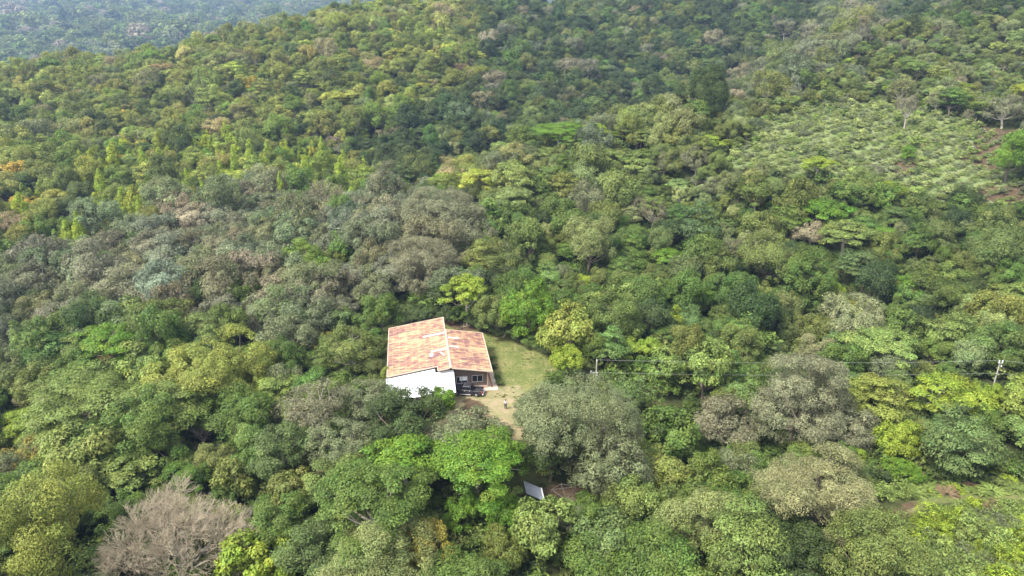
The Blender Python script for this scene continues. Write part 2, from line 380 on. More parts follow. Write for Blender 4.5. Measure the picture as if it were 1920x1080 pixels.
# ------------------------------------------------------------------ trees: where they stand
rs = np.random.default_rng(7); rnd = random.Random(5)
TREES = []   # dict(x,y,z,s,sz,rot,kind,var,tint,label,hero)
G = dict(grey=(.190,.200,.110), sage=(.155,.182,.086), brown=(.188,.185,.106), mid=(.098,.155,.030), olive=(.132,.168,.042), dark=(.055,.084,.023),
         vivid=(.112,.205,.020), lime=(.205,.275,.030), yellow=(.200,.235,.045), light=(.160,.215,.052), blue=(.108,.158,.048), gold=(.240,.210,.038), rust=(.240,.145,.070), tan=(.215,.222,.100), pale=(.195,.230,.078), pink=(.26,.225,.155))
def add_hero(px, py, w, kind, tint, label, sz=1.0, hc=None, var=None, bare=False, h=None):
    sp = SPEC.get(kind, dict(zc=5.0))
    hh = sp['zc'] * .9 if hc is None else hc
    for _ in range(4):
        P = ground_pt(px, py, hh); dep = project(P)[2]; s = w * dep / F_PX / 8.0
        if hc is None: hh = sp['zc'] * s * sz
    g = hgt(P[0], P[1])
    if hc is not None: sz = hc / (sp['zc'] * s)
    TREES.append(dict(x=P[0], y=P[1], z=g, s=s, sz=sz, rot=rs.uniform(0, 6.28), kind=kind, var=int(rs.integers(3)) if var is None else var, tint=G[tint], label=label, hero=True, cname=tint, bare=bare))
HEROES = [
 (75,985,215,'round','yellow','tall yellow-green tree filling the bottom left corner',1.25),
 (150,930,110,'round','olive','olive tree just behind the yellow-green corner tree',1.2),
 (235,888,125,'umbrella','light','domed green tree standing behind the leafless tree',1.0),
 (275,812,175,'round','mid','green round-topped tree ringed by pale bare twigs',1.0),
 (55,868,140,'dense','gold','golden-orange crowned tree at the left edge',.8),
 (100,835,130,'airy','pale','thin pale grey-green tree above the golden crown',.8),
 (395,690,225,'dense','yellow','broad yellow-olive tree capping the mound left of the house',.9),
 (205,645,125,'umbrella','vivid','bright green flat-topped tree at the far end of the mound',1.0),
 (215,675,80,'umbrella','rust','low rust-brown crown between green trees on the mound',.6),
 (300,770,170,'tier','light','light green layered tree on the near side of the mound',.9),
 (150,755,190,'tier','light','wide pale green layered tree on the left slope of the mound',.85),
 (50,800,100,'dense','lime','lime-green leaning crown at the left edge below the mound',.7),
 (440,780,130,'round','mid','mid green tree below the yellow-olive mound tree',.9),
 (530,635,115,'feather','sage','silvery grey-green tree between the mound and the house',1.0),
 (603,645,52,'dense','gold','small golden bush left of the house',1.1),
 (548,690,48,'cone','lime','lime pointed young tree left of the house',.7),
 (525,845,125,'feather','blue','rounded grey-green tree left of the dirt bank',1.0),
 (642,838,118,'feather','sage','grey-green tree just above the dirt bank',1.0),
 (590,765,150,'airy','brown','greyish brown thin tree below left of the white lean-to roof',1.0),
 (688,750,108,'feather','sage','grey-green feathery tree hiding the lean-to corner',.8),
 (755,785,145,'round','dark','dark green dense tree in front of the white lean-to roof',.9),
 (828,752,48,'broad','vivid','small bright green bush beside the white roof edge',1.2),
 (875,815,155,'feather','sage','airy see-through grey-green tree in front of the pickup',.75),
 (810,840,110,'airy','sage','thin grey-green tree left of the dirt track',.8),
 (900,868,175,'umbrella','vivid','bright green umbrella-shaped tree beside the grey shed roof',1.1),
 (760,868,140,'umbrella','vivid','bright green flat-topped tree left of the umbrella tree by the shed',1.1),
 (700,945,215,'umbrella','mid','wide green umbrella tree showing pale branches, above the bottom edge',1.2),
 (640,900,110,'tier','light','light green tree beside the dirt bank',.9),
 (872,968,76,'dense','vivid','vivid green bush, left of a pair below the shed roof',1.4),
 (948,972,82,'dense','vivid','vivid green bush, right of a pair below the shed roof',1.4),
 (700,1060,235,'feather','pale','pale olive crown cut by the bottom edge, centre left',1.0),
 (810,1030,110,'round','gold','yellowish olive tree at the bottom edge below the umbrella tree',1.1),
 (480,1050,130,'broad','lime','lime green leafy tree touching the leafless tree',1.0),
 (530,990,120,'round','mid','mid green tree right of the leafless tree',1.1),
 (590,1030,130,'feather','blue','dark grey-green tree at the bottom edge right of the leafless tree',1.0),
 (1020,1000,120,'broad','light','light green large-leaved tree below the shed',1.2),
 (1070,968,72,'feather','sage','small silvery bush in front of the pipe frame',.9),
 (1130,1010,110,'broad','blue','blue-green large-leaved tree at the bottom centre',1.1),
 (1115,1060,120,'round','mid','mid green tree cut by the bottom edge below the pipe frame',1.0),
 (1243,968,66,'dense','lime','yellow-green rounded tree below the big grey tree',1.4),
 (1195,935,120,'round','light','light green tree at the foot of the big grey tree',1.0),
 (1310,990,150,'round','pale','pale yellow-green tree near the bottom edge, right of centre',1.1),
 (1240,1045,150,'tier','mid','green layered tree cut by the bottom edge right of centre',1.1),
 (1085,795,225,'feather','sage','largest grey-green tree beside the dirt track, with feathery crown',1.05),
 (1135,865,175,'feather','sage','second big grey-green feathery tree, between the largest one and the pipe frame',1.0),
 (1000,770,80,'feather','sage','small grey-green tree overhanging the person on the track',1.0),
 (1030,845,110,'round','dark','dark green tree standing behind the grey shed roof',1.2),
 (1108,893,105,'feather','sage','grey-green drooping crown over the right end of the pipe frame',1.0),
 (1092,958,70,'broad','mid','mid green bush in front of the pipe frame',.9),
 (1540,925,225,'feather','tan','big olive-gold mottled tree on the right, blossoming yellow',.95),
 (1500,748,205,'feather','grey','large silver-grey dome tree on the right below the wires',1.05),
 (1575,790,130,'feather','grey','grey crown hanging on the right of the silver dome tree',.9),
 (1358,795,125,'feather','brown','grey-brown twiggy dome tree left of the silver dome',1.0),
 (1690,830,92,'dense','lime','vivid yellow-green rounded tree right of the silver dome',1.25),
 (1690,885,68,'dense','vivid','low vivid green bush under the yellow-green rounded tree',.8),
 (1800,825,140,'tier','blue','deep green layered tree near the right edge above the ferns',1.0),
 (1775,740,115,'umbrella','lime','lime arched crown below the right utility pole',1.0),
 (1640,745,120,'tier','yellow','yellow-green layered tree behind the silver dome',.9),
 (1850,750,66,'dense','lime','lime green bush beside the right utility pole base',1.2),
 (1545,835,92,'tier','blue','low blue-green layered bush under the silver dome',.6),
 (1370,885,115,'feather','sage','grey-green tree left of the olive-gold tree',1.0),
 (1255,825,125,'broad','mid','green leafy tree right of the big grey-green tree',.9),
 (1440,985,120,'round','dark','dark green tree below the olive-gold tree',1.0),
 (1640,1045,180,'round','olive','olive tree at the bottom edge left of the ferns',1.1),
 (1500,1060,150,'round','dark','deep green tree at the bottom edge right of centre',1.0),
 (1265,612,58,'cone','lime','bright green column-shaped tree in the woods right of the lawn',.95),
 (1062,612,100,'broad','yellow','yellow-green large-leaved tree at the far edge of the lawn',1.1),
 (990,580,105,'dense','vivid','vivid green tree at the far corner of the lawn',1.35),
 (1066,675,64,'dense','lime','round lime bush on the right edge of the lawn',1.15),
 (874,548,78,'umbrella','lime','lime flat-topped tree with pale forked trunk behind the roof',1.5),
 (930,592,85,'round','olive','olive green tree between two bright trees behind the lawn',1.0),
 (645,600,66,'broad','blue','blue-green leafy tree behind the left end of the roof',1.0),
 (712,592,84,'round','mid','mid green tree touching the far left roof corner',1.1),
 (658,655,112,'feather','olive','olive bushy tree against the left eave of the roof',.95),
 (730,704,30,'dense','yellow','yellow-green shrub at the near left roof corner',1.6),
 (790,500,145,'feather','brown','brown-grey dome tree behind the house',1.0),
 (820,405,150,'feather','grey','broad grey-green dome on the valley rim behind the house',.9),
 (1105,455,105,'round','pale','pale olive tall crown in the woods behind the lawn',1.2),
 (1440,485,115,'round','olive','olive spreading crown in the right middle woods',1.0),
 (1585,440,95,'umbrella','light','light green spreading crown high in the right middle woods',1.0),
 (1258,485,62,'umbrella','vivid','vivid green flat crown in the middle woods',.9),
 (1692,528,46,'dense','vivid','small vivid green crown standing out in dark woods on the right',1.1),
 (1612,500,68,'tier','blue','light blue-green layered tree among dark crowns on the right',1.1),
 (1790,625,95,'tier','light','layered light green tree left of the right utility pole',1.0),
 (1530,665,80,'round','tan','tan flowering tree behind the silver dome tree',1.0),
 (1320,170,95,'round','dark','big dark tree on the spur crest left of the cleared field',1.3),
 (1897,290,82,'round','vivid','vivid green tree at the right edge of the cleared field',1.2),
 (1704,288,32,'dense','vivid','small vivid green round tree inside the cleared field',1.2),
 (1535,308,58,'umbrella','lime','lime round tree at the lower edge of the cleared field',.9),
 (1672,358,44,'dense','lime','lime bush below the cleared field',1.0),
 (1640,318,34,'airy','grey','thin dark grey tree in the lower part of the cleared field',1.1),
 (1050,248,110,'umbrella','vivid','wide bright green flat crown on the spur crest',.6),
 (1112,250,70,'umbrella','lime','lime umbrella crown on the spur crest',.9),
 (885,300,34,'umbrella','rust','small rust-orange crown low on the spur',.7),
 (640,325,48,'umbrella','lime','lime crown at the foot of the opposite slope',.9),
 (1702,200,50,'airy','brown','thin tree with pale trunk above the cleared field',1.5),
 (1885,205,70,'feather','grey','grey crown above the red soil on the right',1.0),
]
for h in HEROES: add_hero(*h)
SPIRES = sorted([(270,315,24),(303,320,26),(470,298,24),(502,300,20),(440,322,24),(415,335,22),(545,352,26),(528,368,24),(562,358,24),(382,377,22),(396,392,26),(190,357,26),(219,418,26),(273,392,20),(152,452,30),(128,452,26),(106,490,20),(265,408,22),(500,325,26),(605,300,24),(575,335,26),(352,352,20),(232,385,22),(640,342,30)])
for i, (a, b, w) in enumerate(SPIRES):
    G['spire'] = (.27, .36, .036)
    add_hero(a, b - 6, w * (.9, 1.25, 1.05, 1.4)[i * 7 % 4], 'cone', 'spire', f"lime green pointed tree on the far slope, {i + 1}{'st' if i in (0, 20) else 'nd' if i in (1, 21) else 'rd' if i in (2, 22) else 'th'} from the left of the pointed row", (1.9, 1.5, 2.1, 1.35)[i * 7 % 4])
EDGE = [(842,588,46,'dark'),(866,590,44,'mid'),(893,598,48,'dark'),(917,607,44,'blue'),(944,617,48,'dark'),(972,628,44,'dark'),(1000,640,42,'mid'),(1024,655,40,'dark'),(1046,705,38,'mid'),(800,588,50,'dark'),(770,590,46,'blue')]
for i, (a, b, w, c) in enumerate(EDGE):
    add_hero(a, b, w, 'broad' if i % 2 else 'feather', c, f"low {dict(dark='dark green', mid='mid green', blue='blue-green')[c]} {'leafy' if i % 2 else 'feathery'} bush on the wood's edge round the lawn, " + ['third', 'fourth', 'fifth', 'sixth', 'seventh', 'eighth', 'ninth', 'tenth', 'last', 'second', 'first'][i] + ' from left', .7)
add_hero(968, 950, 60, 'broad', 'light', 'light green bush covering the near corner of the shed roof', 1.0)
# the shrub with dark red leaves and the two leafless trees
G['darkred'] = (.07, .018, .014)
add_hero(812, 757, 24, 'broad', 'darkred', 'dark red leaved shrub beside the white roof edge', 1.4)
n_hero = len(TREES)

def sstone(px, py): return px, py
P_GREY = [(-60,520),(170,455),(330,395),(470,350),(600,405),(760,375),(880,405),(870,560),(720,585),(560,625),(470,600),(330,620),(150,600),(60,720),(-60,790)]
P_SPIRE = [(150,290),(420,250),(720,310),(735,385),(600,410),(480,345),(330,390),(180,450),(40,480),(0,400)]
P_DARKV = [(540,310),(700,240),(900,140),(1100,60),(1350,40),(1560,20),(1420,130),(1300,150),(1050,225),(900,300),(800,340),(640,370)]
P_GSTRIP = [(1290,200),(1440,110),(1560,20),(1720,-40),(1640,60),(1500,160),(1400,190)]
P_RIGHT = [(1280,380),(1900,420),(2000,700),(1500,690),(1280,560)]
P_FERN = [(1650,1000),(1700,962),(1760,948),(1940,955),(2200,1000),(2200,1250),(1740,1250),(1700,1060)]
P_BANK = [(1640,960),(1655,905),(1740,880),(1960,860),(2100,930),(1700,938)]
_BY = float(ground_pt(342, 1026, 6.0)[1])
VIS = [([(722,612),(832,588),(908,618),(1000,645),(1035,685),(1030,712),(955,735),(938,770),(935,815),(915,815),(905,745),(850,742),(845,738),(735,712)], 103),
       ([(978,893),(1115,888),(1110,938),(978,942)], 78), ([(1112,668),(1126,668),(1124,715),(1112,715)], 112), ([(1860,668),(1886,668),(1874,728),(1856,728)], 112),
       ([(1650,985),(1690,945),(1760,930),(1930,918),(1930,952),(1750,952),(1700,972)], 79), (P_FERN, 80), (P_BANK, 86), ([(200,1060),(215,1000),(280,930),(330,912),(400,925),(440,985),(450,1040),(400,1075)], _BY), ([(1400,268),(1440,228),(1530,205),(1640,200),(1720,215),(1800,240),(1870,290),(1850,370),(1760,365),(1690,330),(1600,318),(1480,322),(1370,312)], 212),
       ([(1119,674),(1300,682),(1420,684),(1600,684),(1870,672),(1870,700),(1600,702),(1119,702)], 109), ([(1215,745),(1280,745),(1285,772),(1215,780)], 105), ([(590,880),(660,868),(665,890),(600,905)], 83)]
VISC = [np.array(p) for p, _ in VIS]
def samp(poly, n=60):
    q = np.array(poly, float); xs = np.linspace(q[:, 0].min(), q[:, 0].max(), 14); ys = np.linspace(q[:, 1].min(), q[:, 1].max(), 14)
    A, B = np.meshgrid(xs, ys); k = in_poly(A, B, poly); return np.r_[np.c_[A[k], B[k]], q]
VS = [(samp(p), lim) for p, lim in VIS]
CLEAR = wpoly([(715,600),(790,596),(838,590),(905,604),(1000,636),(1050,668),(1058,700),(1000,740),(985,800),(985,842),(900,845),(850,790),(840,745)])
HOUSE_O = np.array([-10.08, 101.6]); HOUSE_YAW = R_(8.5)
def house_xy(b, a):
    c, s = math.cos(HOUSE_YAW), math.sin(HOUSE_YAW); return HOUSE_O[0] + b * c - a * s, HOUSE_O[1] + b * s + a * c
HOUSE_R = [house_xy(*q) for q in ((-11.5, -5), (.8, -5), (8.6, -.5), (8.6, 17), (-11.5, 23))]
SHED_R = [(-1, 75), (9.5, 73.5), (10, 80), (-1, 82)]

_b = ground_pt(342, 1026, 6.0)
hx = np.array([[t['x'], t['y'], t['s'] * 4] for t in TREES] + [[_b[0], _b[1], 9.0]])
def scatter(x0, x1, y0, y1, sp_fn):
    out = []; y = y0
    while y < y1:
        st = sp_fn(y); xs = np.arange(x0(y), x1(y), st)
        for i, x in enumerate(xs): out.append((x + rs.uniform(-.42, .42) * st + (st / 2 if int(y / st) % 2 else 0), y + rs.uniform(-.42, .42) * st, st))
        y += st * .9
    return np.array(out)
S = scatter(lambda y: -.80 * y - 22, lambda y: .80 * y + 22, 40, 640, lambda y: 4.3 if y < 100 else 4.8 if y < 250 else (4.9 if y < 420 else 5.5))
sz_ = height(S[:, 0], S[:, 1]); cpx, cpy, cdep = project(np.c_[S[:, :2], sz_ + 4])
d_house = sdist(S[:, 0], S[:, 1], HOUSE_R); d_clear = sdist(S[:, 0], S[:, 1], CLEAR); d_crop = sdist(S[:, 0], S[:, 1], CROP); d_track = sdist(S[:, 0], S[:, 1], TRACK)
d_shed = sdist(S[:, 0], S[:, 1], SHED_R); d_earth = np.min([sdist(S[:, 0], S[:, 1], e) for e in EARTH], 0); d_fern = sdist(cpx, cpy, P_FERN); d_path = sdist(S[:, 0], S[:, 1], PATHG)
def pick(r, table):
    a = r.random() * sum(w for w, *_ in table)
    for w, k, c in table:
        a -= w
        if a <= 0: return k, c
    return table[-1][1:]
T_GREY = [(8,'feather','grey'),(3,'feather','brown'),(6,'feather','sage'),(.6,'airy','brown'),(1.2,'round','mid'),(.8,'umbrella','mid'),(.5,'round','dark')]
T_SPIRE = [(7,'cone','lime'),(2,'cone','mid'),(2,'round','olive'),(2,'round','mid'),(2,'tier','light'),(1.5,'feather','olive'),(.6,'umbrella','gold'),(1,'round','dark')]
T_FARL = [(5,'round','olive'),(1,'tier','olive'),(4,'feather','olive'),(2,'dense','olive'),(1.2,'umbrella','mid'),(1.5,'round','pale'),(2,'round','mid'),(1.5,'round','dark'),(.8,'tier','light'),(.7,'feather','brown'),(.35,'umbrella','yellow'),(.3,'airy','pink'),(.4,'dense','gold'),(1,'feather','sage')]
T_DARKV = [(12,'round','dark'),(4,'dense','dark'),(3,'round','mid'),(2.5,'round','olive'),(2,'feather','olive'),(2,'tier','dark'),(1.2,'feather','brown'),(1,'umbrella','mid'),(.6,'feather','tan'),(1,'feather','sage')]  # dark-leaved mix, weighted darker to put the valley's shade into tree colour
T_RIGHT = [(5,'round','olive'),(1.2,'tier','mid'),(4,'round','mid'),(1.5,'round','pale'),(3,'dense','olive'),(2,'round','dark'),(1.5,'broad','mid'),(1,'tier','blue'),(.8,'umbrella','light'),(.7,'feather','brown'),(.9,'dense','lime'),(.5,'umbrella','vivid')]
T_SLOPE = [(1.2,'tier','olive'),(4,'round','olive'),(2,'dense','olive'),(1,'tier','mid'),(1.5,'round','pale'),(2.5,'umbrella','light'),(2,'feather','pale'),(2,'feather','sage'),(1.2,'airy','brown'),(1,'tier','light'),(.4,'umbrella','lime'),(.4,'round','dark')]
T_GSTRIP = [(4,'feather','grey'),(5,'feather','sage'),(2,'feather','olive')]
T_FORE = [(5,'round','mid'),(1.5,'tier','mid'),(2.5,'round','olive'),(2.2,'broad','light'),(2,'tier','light'),(2,'feather','sage'),(1.5,'umbrella','mid'),(1.2,'round','dark'),(1,'broad','mid'),(.7,'dense','lime'),(.6,'dense','olive'),(.5,'tier','blue')]
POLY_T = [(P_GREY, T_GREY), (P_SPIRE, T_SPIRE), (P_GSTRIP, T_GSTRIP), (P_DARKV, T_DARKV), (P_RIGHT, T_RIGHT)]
which = np.full(len(S), -1)
wobx = cpx + wob(S[:, 0], S[:, 1], 9, 3) * 22; woby = cpy + wob(S[:, 0], S[:, 1], 9, 8) * 16
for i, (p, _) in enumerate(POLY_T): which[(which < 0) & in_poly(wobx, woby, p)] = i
patch = wob(S[:, 0], S[:, 1], 17, 4.4)
for i in range(len(S)):
    x, y, st = S[i]
    if not (-190 < cpx[i] < 2110) or cpy[i] > 1330: continue
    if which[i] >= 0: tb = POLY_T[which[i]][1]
    elif cpy[i] > 560: tb = T_FORE
    elif cpx[i] < 900 and y > 190: tb = T_FARL
    elif y > 330: tb = T_FARL if cpx[i] < 800 else T_DARKV
    else: tb = T_SLOPE if y > 185 else T_RIGHT if rs.random() < .6 else T_FORE
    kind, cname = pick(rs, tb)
    s = st / 5.3 * rs.lognormal(0, .30) * (.86 + .1 * patch[i])
    if kind == 'feather': s *= 1.5 if which[i] in (0, 2) and rs.random() < .7 else 1.15
    if kind == 'cone': s *= .70
    if kind == 'dense': s *= .75
    if cpx[i] > 1330 and y > 212 and which[i] != 3: s *= .72
    if rs.random() < .06: s *= 1.45
    if which[i] == 3: s *= 1.15
    s = min(s, dict(feather=1.75, cone=.8).get(kind, 1.5))
    rad = 4 * s
    if d_house[i] < rad * .75 or d_clear[i] < rad * .55 or d_shed[i] < rad * .8 or d_track[i] < rad * .5 or d_earth[i] < rad * .45 or d_path[i] < rad * .5: continue
    if d_crop[i] < -2:
        if rs.random() > .045: continue
        s *= .5; rad *= .5
    if d_fern[i] < 0: continue
    if (np.hypot(hx[:, 0] - x, hx[:, 1] - y) < hx[:, 2] * .80 + rad * .35).any(): continue
    bad = False
    rp = rad * F_PX / cdep[i]
    for q, lim in VS:
        if y < lim + .5:
            top = cpy[i] - s * 1.0 * F_PX / cdep[i]
            if (np.hypot(q[:, 0] - cpx[i], (q[:, 1] - top)) < rp * (1.4 if lim == 112 else 1.08)).any(): bad = True; break
    if bad: continue
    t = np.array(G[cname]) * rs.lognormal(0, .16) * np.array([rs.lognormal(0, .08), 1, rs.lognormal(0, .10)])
    if tb is T_FARL or tb is T_SPIRE: t = t * np.array([1.32, 1.22, .95])
    TREES.append(dict(x=x, y=y, z=sz_[i], s=s, sz=rs.uniform(.8, 1.4), rot=rs.uniform(0, 6.28), kind=kind, var=int(rs.integers(3)), tint=tuple(t), label=None, hero=False, cname=cname, bare=False))

# biggest in the picture become things of their own, the rest one wood
for t in TREES:
    a, b, d = project(np.array([t['x'], t['y'], t['z'] + 4 * t['s']])); t['px'], t['py'] = float(a), float(b); t['size'] = t['s'] * 8 * F_PX / float(d)
    r = t['size'] / 2; t['vis'] = (-r * .6 < t['px'] < 1920 + r * .6) and (-10 < t['py'] - r * .4 < 1080 + r * .0 + 20)
cand = sorted([t for t in TREES if t['vis'] and not t['hero']], key=lambda t: -t['size'] * (1.25 if t['py'] > 600 else 1))
own = [t for t in TREES if t['hero']] + cand[:max(0, 296 - n_hero)]
ownset = set(id(t) for t in own)

COLOR_WORD = dict(grey='grey', sage='grey-green', brown='brownish grey', mid='mid green', olive='olive green', dark='dark green', vivid='vivid green', lime='lime green', yellow='yellow-green', spire='lime green', light='light green', blue='blue-green', gold='golden', rust='rust', tan='tan', pale='pale green', pink='pinkish grey')
KIND_WORD = dict(round='round-crowned tree', dense='bushy tree', feather='feathery tree', umbrella='flat-topped tree', tier='layered tree', cone='pointed tree', broad='large-leaved tree', airy='thin twiggy tree')
ORD = ['nearest', 'second nearest', 'third nearest', 'fourth nearest', 'fifth nearest', 'sixth nearest', 'seventh nearest', 'eighth nearest', 'ninth nearest', 'tenth nearest', 'eleventh nearest', 'twelfth nearest'] + [f'{i}th nearest' for i in range(13, 60)]
MARKS = [('the house roof', 820, 650), ('the grass lawn', 970, 660), ('the leafless tree', 330, 1010), ('the grey shed roof', 1000, 915), ('the left utility pole', 1119, 700), ('the right utility pole', 1870, 700),
         ('the silver-grey dome tree', 1500, 735), ('the olive-gold tree', 1540, 925), ('the yellow-olive mound tree', 395, 690), ('the bottom left corner', 0, 1080), ('the bottom right corner', 1920, 1080),
         ('the golden tree at the left edge', 55, 868), ('the column-shaped lime tree', 1265, 612), ('the big grey-green tree by the track', 1085, 795), ('the middle of the left edge', 0, 540), ('the brown-grey dome behind the house', 790, 500), ('the pale olive tall crown', 1105, 455), ('the vivid green fern bank', 1800, 890), ('the middle of the bottom edge', 960, 1080)]
by = {}
for t in own:
    if t['label'] is None:
        m = min(MARKS, key=lambda m: math.hypot(m[1] - t['px'], m[2] - t['py'])); t['mark'] = m; by.setdefault((t['cname'], t['kind'], m[0]), []).append(t)
for (c, k, m), L in by.items():
    L.sort(key=lambda t: math.hypot(t['mark'][1] - t['px'], t['mark'][2] - t['py']))
    for i, t in enumerate(L): t['label'] = f"{COLOR_WORD[c]} {KIND_WORD[k]}, {ORD[i]} such to {m}" if len(L) > 1 else f"{COLOR_WORD[c]} {KIND_WORD[k]}, the one closest to {m}"
NAME = dict(round='broadleaf_tree', dense='bushy_tree', feather='feathery_tree', umbrella='umbrella_tree', tier='layered_tree', cone='pointed_tree', broad='large_leaved_tree', airy='twiggy_tree')
def place_tree(t, crown_me, trunk_me, name=None):
    root = empty(name or NAME[t['kind']], (t['x'], t['y'], t['z']), t['rot']); root.scale = (t['s'], t['s'], t['s'] * t['sz'])
    tag(root, t['label'], 'shrub' if 'shrub' in t['label'] or ' bush' in t['label'].split(',')[0] else 'tree', 'trees of the wood around the house')
    if crown_me:
        c = link(bpy.data.objects.new('crown', crown_me), root); c['tint'] = [float(v) for v in t['tint']]
    if trunk_me: link(bpy.data.objects.new('trunk', trunk_me), root)
    return root
BIG = {}
for t in own:
    if t['s'] > (1.75 if t['kind'] == 'feather' else 1.35) or (t['y'] < 72 and t['s'] > 1.15 and t['vis'] and t['kind'] != 'broad'):      # very large crowns get a finer model of their own so that leaves keep their size
        sp = dict(SPEC[t['kind']]); f = t['s'] / 1.15; sp['n'] = int(sp['n'] * f ** 1.7); sp['cr'] *= f ** -.72; sp['leaf'] *= 1 / f
        q_ = .78 if t['y'] < 84 else 1.0; sp['leaf'] *= q_
        if 'mottled' in t['label']: sp['tips'] = .3
        me, C, rad = build_crown('crown', int(t['px'] * 7 + t['py']), sp, int(min(80000, NLEAF[t['kind']] * f ** 2 * .85 / q_ ** 1.8)))
        tm = build_trunk('trunk', int(t['px']), sp, C, rad, PALE_BARK if t['kind'] in ('airy', 'umbrella') else BARK, 25 if t['kind'] == 'feather' else 16)
        place_tree(t, me, tm)
    else:
        place_tree(t, CROWN[t['kind'], t['var']], TRUNK[t['kind'], t['var']])
# leafless trees
def place_bare(px, py, w, label, seed, lev, hc, mat=TWIG):
    Sg = bare_tree(seed, lev); wid = np.ptp(Sg[:, 3]); P = ground_pt(px, py, hc); dep = project(P)[2]; s = w * dep / F_PX / wid
    root = empty('leafless_tree', (P[0], P[1], hgt(P[0], P[1])), seed * 1.3); root.scale = (s,) * 3
    tag(root, label, 'tree', 'leafless trees')
    th = (Sg[:, 6] > .03) | (lev <= 2)
    v, f = tubes(Sg[th], 6); link(bpy.data.objects.new('trunk', mesh_from('trunk', v, f, [PALE_BARK], None, True)), root)
    if lev <= 2: return root
    v, f = tubes(Sg[~th], 3); link(bpy.data.objects.new('twigs', mesh_from('twigs', v, f, [mat])), root)
    return root
place_bare(342, 1026, 310, 'large leafless pale brown tree at the bottom left', 3, 5, 6.0)
place_bare(465, 945, 45, 'small dead white tree right of the large leafless tree', 11, 2, 3.5, PALE_BARK)
place_bare(375, 800, 50, 'grey dead snag behind the green round-topped tree on the left', 14, 2, 4.0, PALE_BARK)
place_bare(200, 845, 70, 'small bleached dead tree beside the green round-topped tree on the left', 16, 3, 3.0, PALE_BARK)

# ------------------------------------------------------------------ instanced masses (uncountable): wood, undergrowth, field plants
def instancer(name, label, P, scale, rot, variant, tint, models, cat='plants'):
    col = bpy.data.collections.new(name + '_models')
    for i, me in enumerate(models): col.objects.link(bpy.data.objects.new(f'{name}_model_{i:03d}', me))
    n = len(P); me = bpy.data.meshes.new(name); me.vertices.add(n); me.vertices.foreach_set('co', np.ascontiguousarray(P, np.float32).ravel())
    def at(nm, ty, arr, key): a = me.attributes.new(nm, ty, 'POINT'); a.data.foreach_set(key, np.ascontiguousarray(arr).ravel())
    at('scl', 'FLOAT_VECTOR', np.asarray(scale, np.float32), 'vector'); at('rot', 'FLOAT_VECTOR', np.asarray(rot, np.float32), 'vector')
    at('variant', 'INT', np.asarray(variant, np.int32), 'value'); at('tint', 'FLOAT_VECTOR', np.asarray(tint, np.float32), 'vector')
    o = link(bpy.data.objects.new(name, me)); tag(o, label, cat, kind='stuff')
    ng = bpy.data.node_groups.new(name, 'GeometryNodeTree')
    ng.interface.new_socket('Geometry', in_out='INPUT', socket_type='NodeSocketGeometry'); ng.interface.new_socket('Geometry', in_out='OUTPUT', socket_type='NodeSocketGeometry')
    gi = ng.nodes.new('NodeGroupInput'); go = ng.nodes.new('NodeGroupOutput'); iop = ng.nodes.new('GeometryNodeInstanceOnPoints')
    ci = ng.nodes.new('GeometryNodeCollectionInfo'); ci.inputs['Collection'].default_value = col; ci.inputs['Separate Children'].default_value = True; ci.inputs['Reset Children'].default_value = True
    def na(nm, ty): k = ng.nodes.new('GeometryNodeInputNamedAttribute'); k.data_type = ty; k.inputs['Name'].default_value = nm; return k.outputs['Attribute']
    er = ng.nodes.new('FunctionNodeEulerToRotation'); ng.links.new(na('rot', 'FLOAT_VECTOR'), er.inputs[0])
    iop.inputs['Pick Instance'].default_value = True
    ng.links.new(gi.outputs[0], iop.inputs['Points']); ng.links.new(ci.outputs[0], iop.inputs['Instance']); ng.links.new(na('variant', 'INT'), iop.inputs['Instance Index'])
    ng.links.new(er.outputs[0], iop.inputs['Rotation']); ng.links.new(na('scl', 'FLOAT_VECTOR'), iop.inputs['Scale']); ng.links.new(iop.outputs[0], go.inputs[0])
    md = o.modifiers.new('scatter', 'NODES'); md.node_group = ng
    return o
def low_model(k, seed, n, ls):
    sp = dict(SPEC[k]); me, C, rad = build_crown('low', seed, sp, n, ls)
    if 'trunk' and n > 1000:      # a trunk in the same mesh
        tm = build_trunk('t', seed, sp, C, rad, PALE_BARK if k in ('feather', 'airy') else BARK, 6)
        bm = bmesh.new(); bm.from_mesh(me); nf = len(bm.faces); bm.from_mesh(tm); bm.faces.ensure_lookup_table()
        for f in bm.faces[nf:]: f.material_index = 1
        me.materials.append(tm.materials[0]); bm.to_mesh(me); bm.free(); bpy.data.meshes.remove(tm)
    return me
MID, LOW, FAR = {}, {}, {}
models = []
for ki, k in enumerate(KINDS):
    for v in range(3): MID[k, v] = len(models); models.append(low_model(k, 1000 + ki * 10 + v, int(NLEAF[k] * .7), 1.12))
    for v in range(2): LOW[k, v] = len(models); models.append(low_model(k, 2000 + ki * 10 + v, int(NLEAF[k] * .42), 1.3))
rest = [t for t in TREES if id(t) not in ownset]
def arr(key): return np.array([t[key] for t in rest])
sc = arr('s'); P = np.c_[arr('x'), arr('y'), arr('z')]
var = [MID[t['kind'], t['var']] if t['y'] < 240 else LOW[t['kind'], t['var'] % 2] for t in rest]
instancer('forest', 'dense wood covering the hillsides behind the nearer trees', P, np.c_[sc, sc, sc * arr('sz')], np.c_[rs.normal(0, .06, len(sc)), rs.normal(0, .06, len(sc)), arr('rot')], var, arr('tint'), models, 'woods')

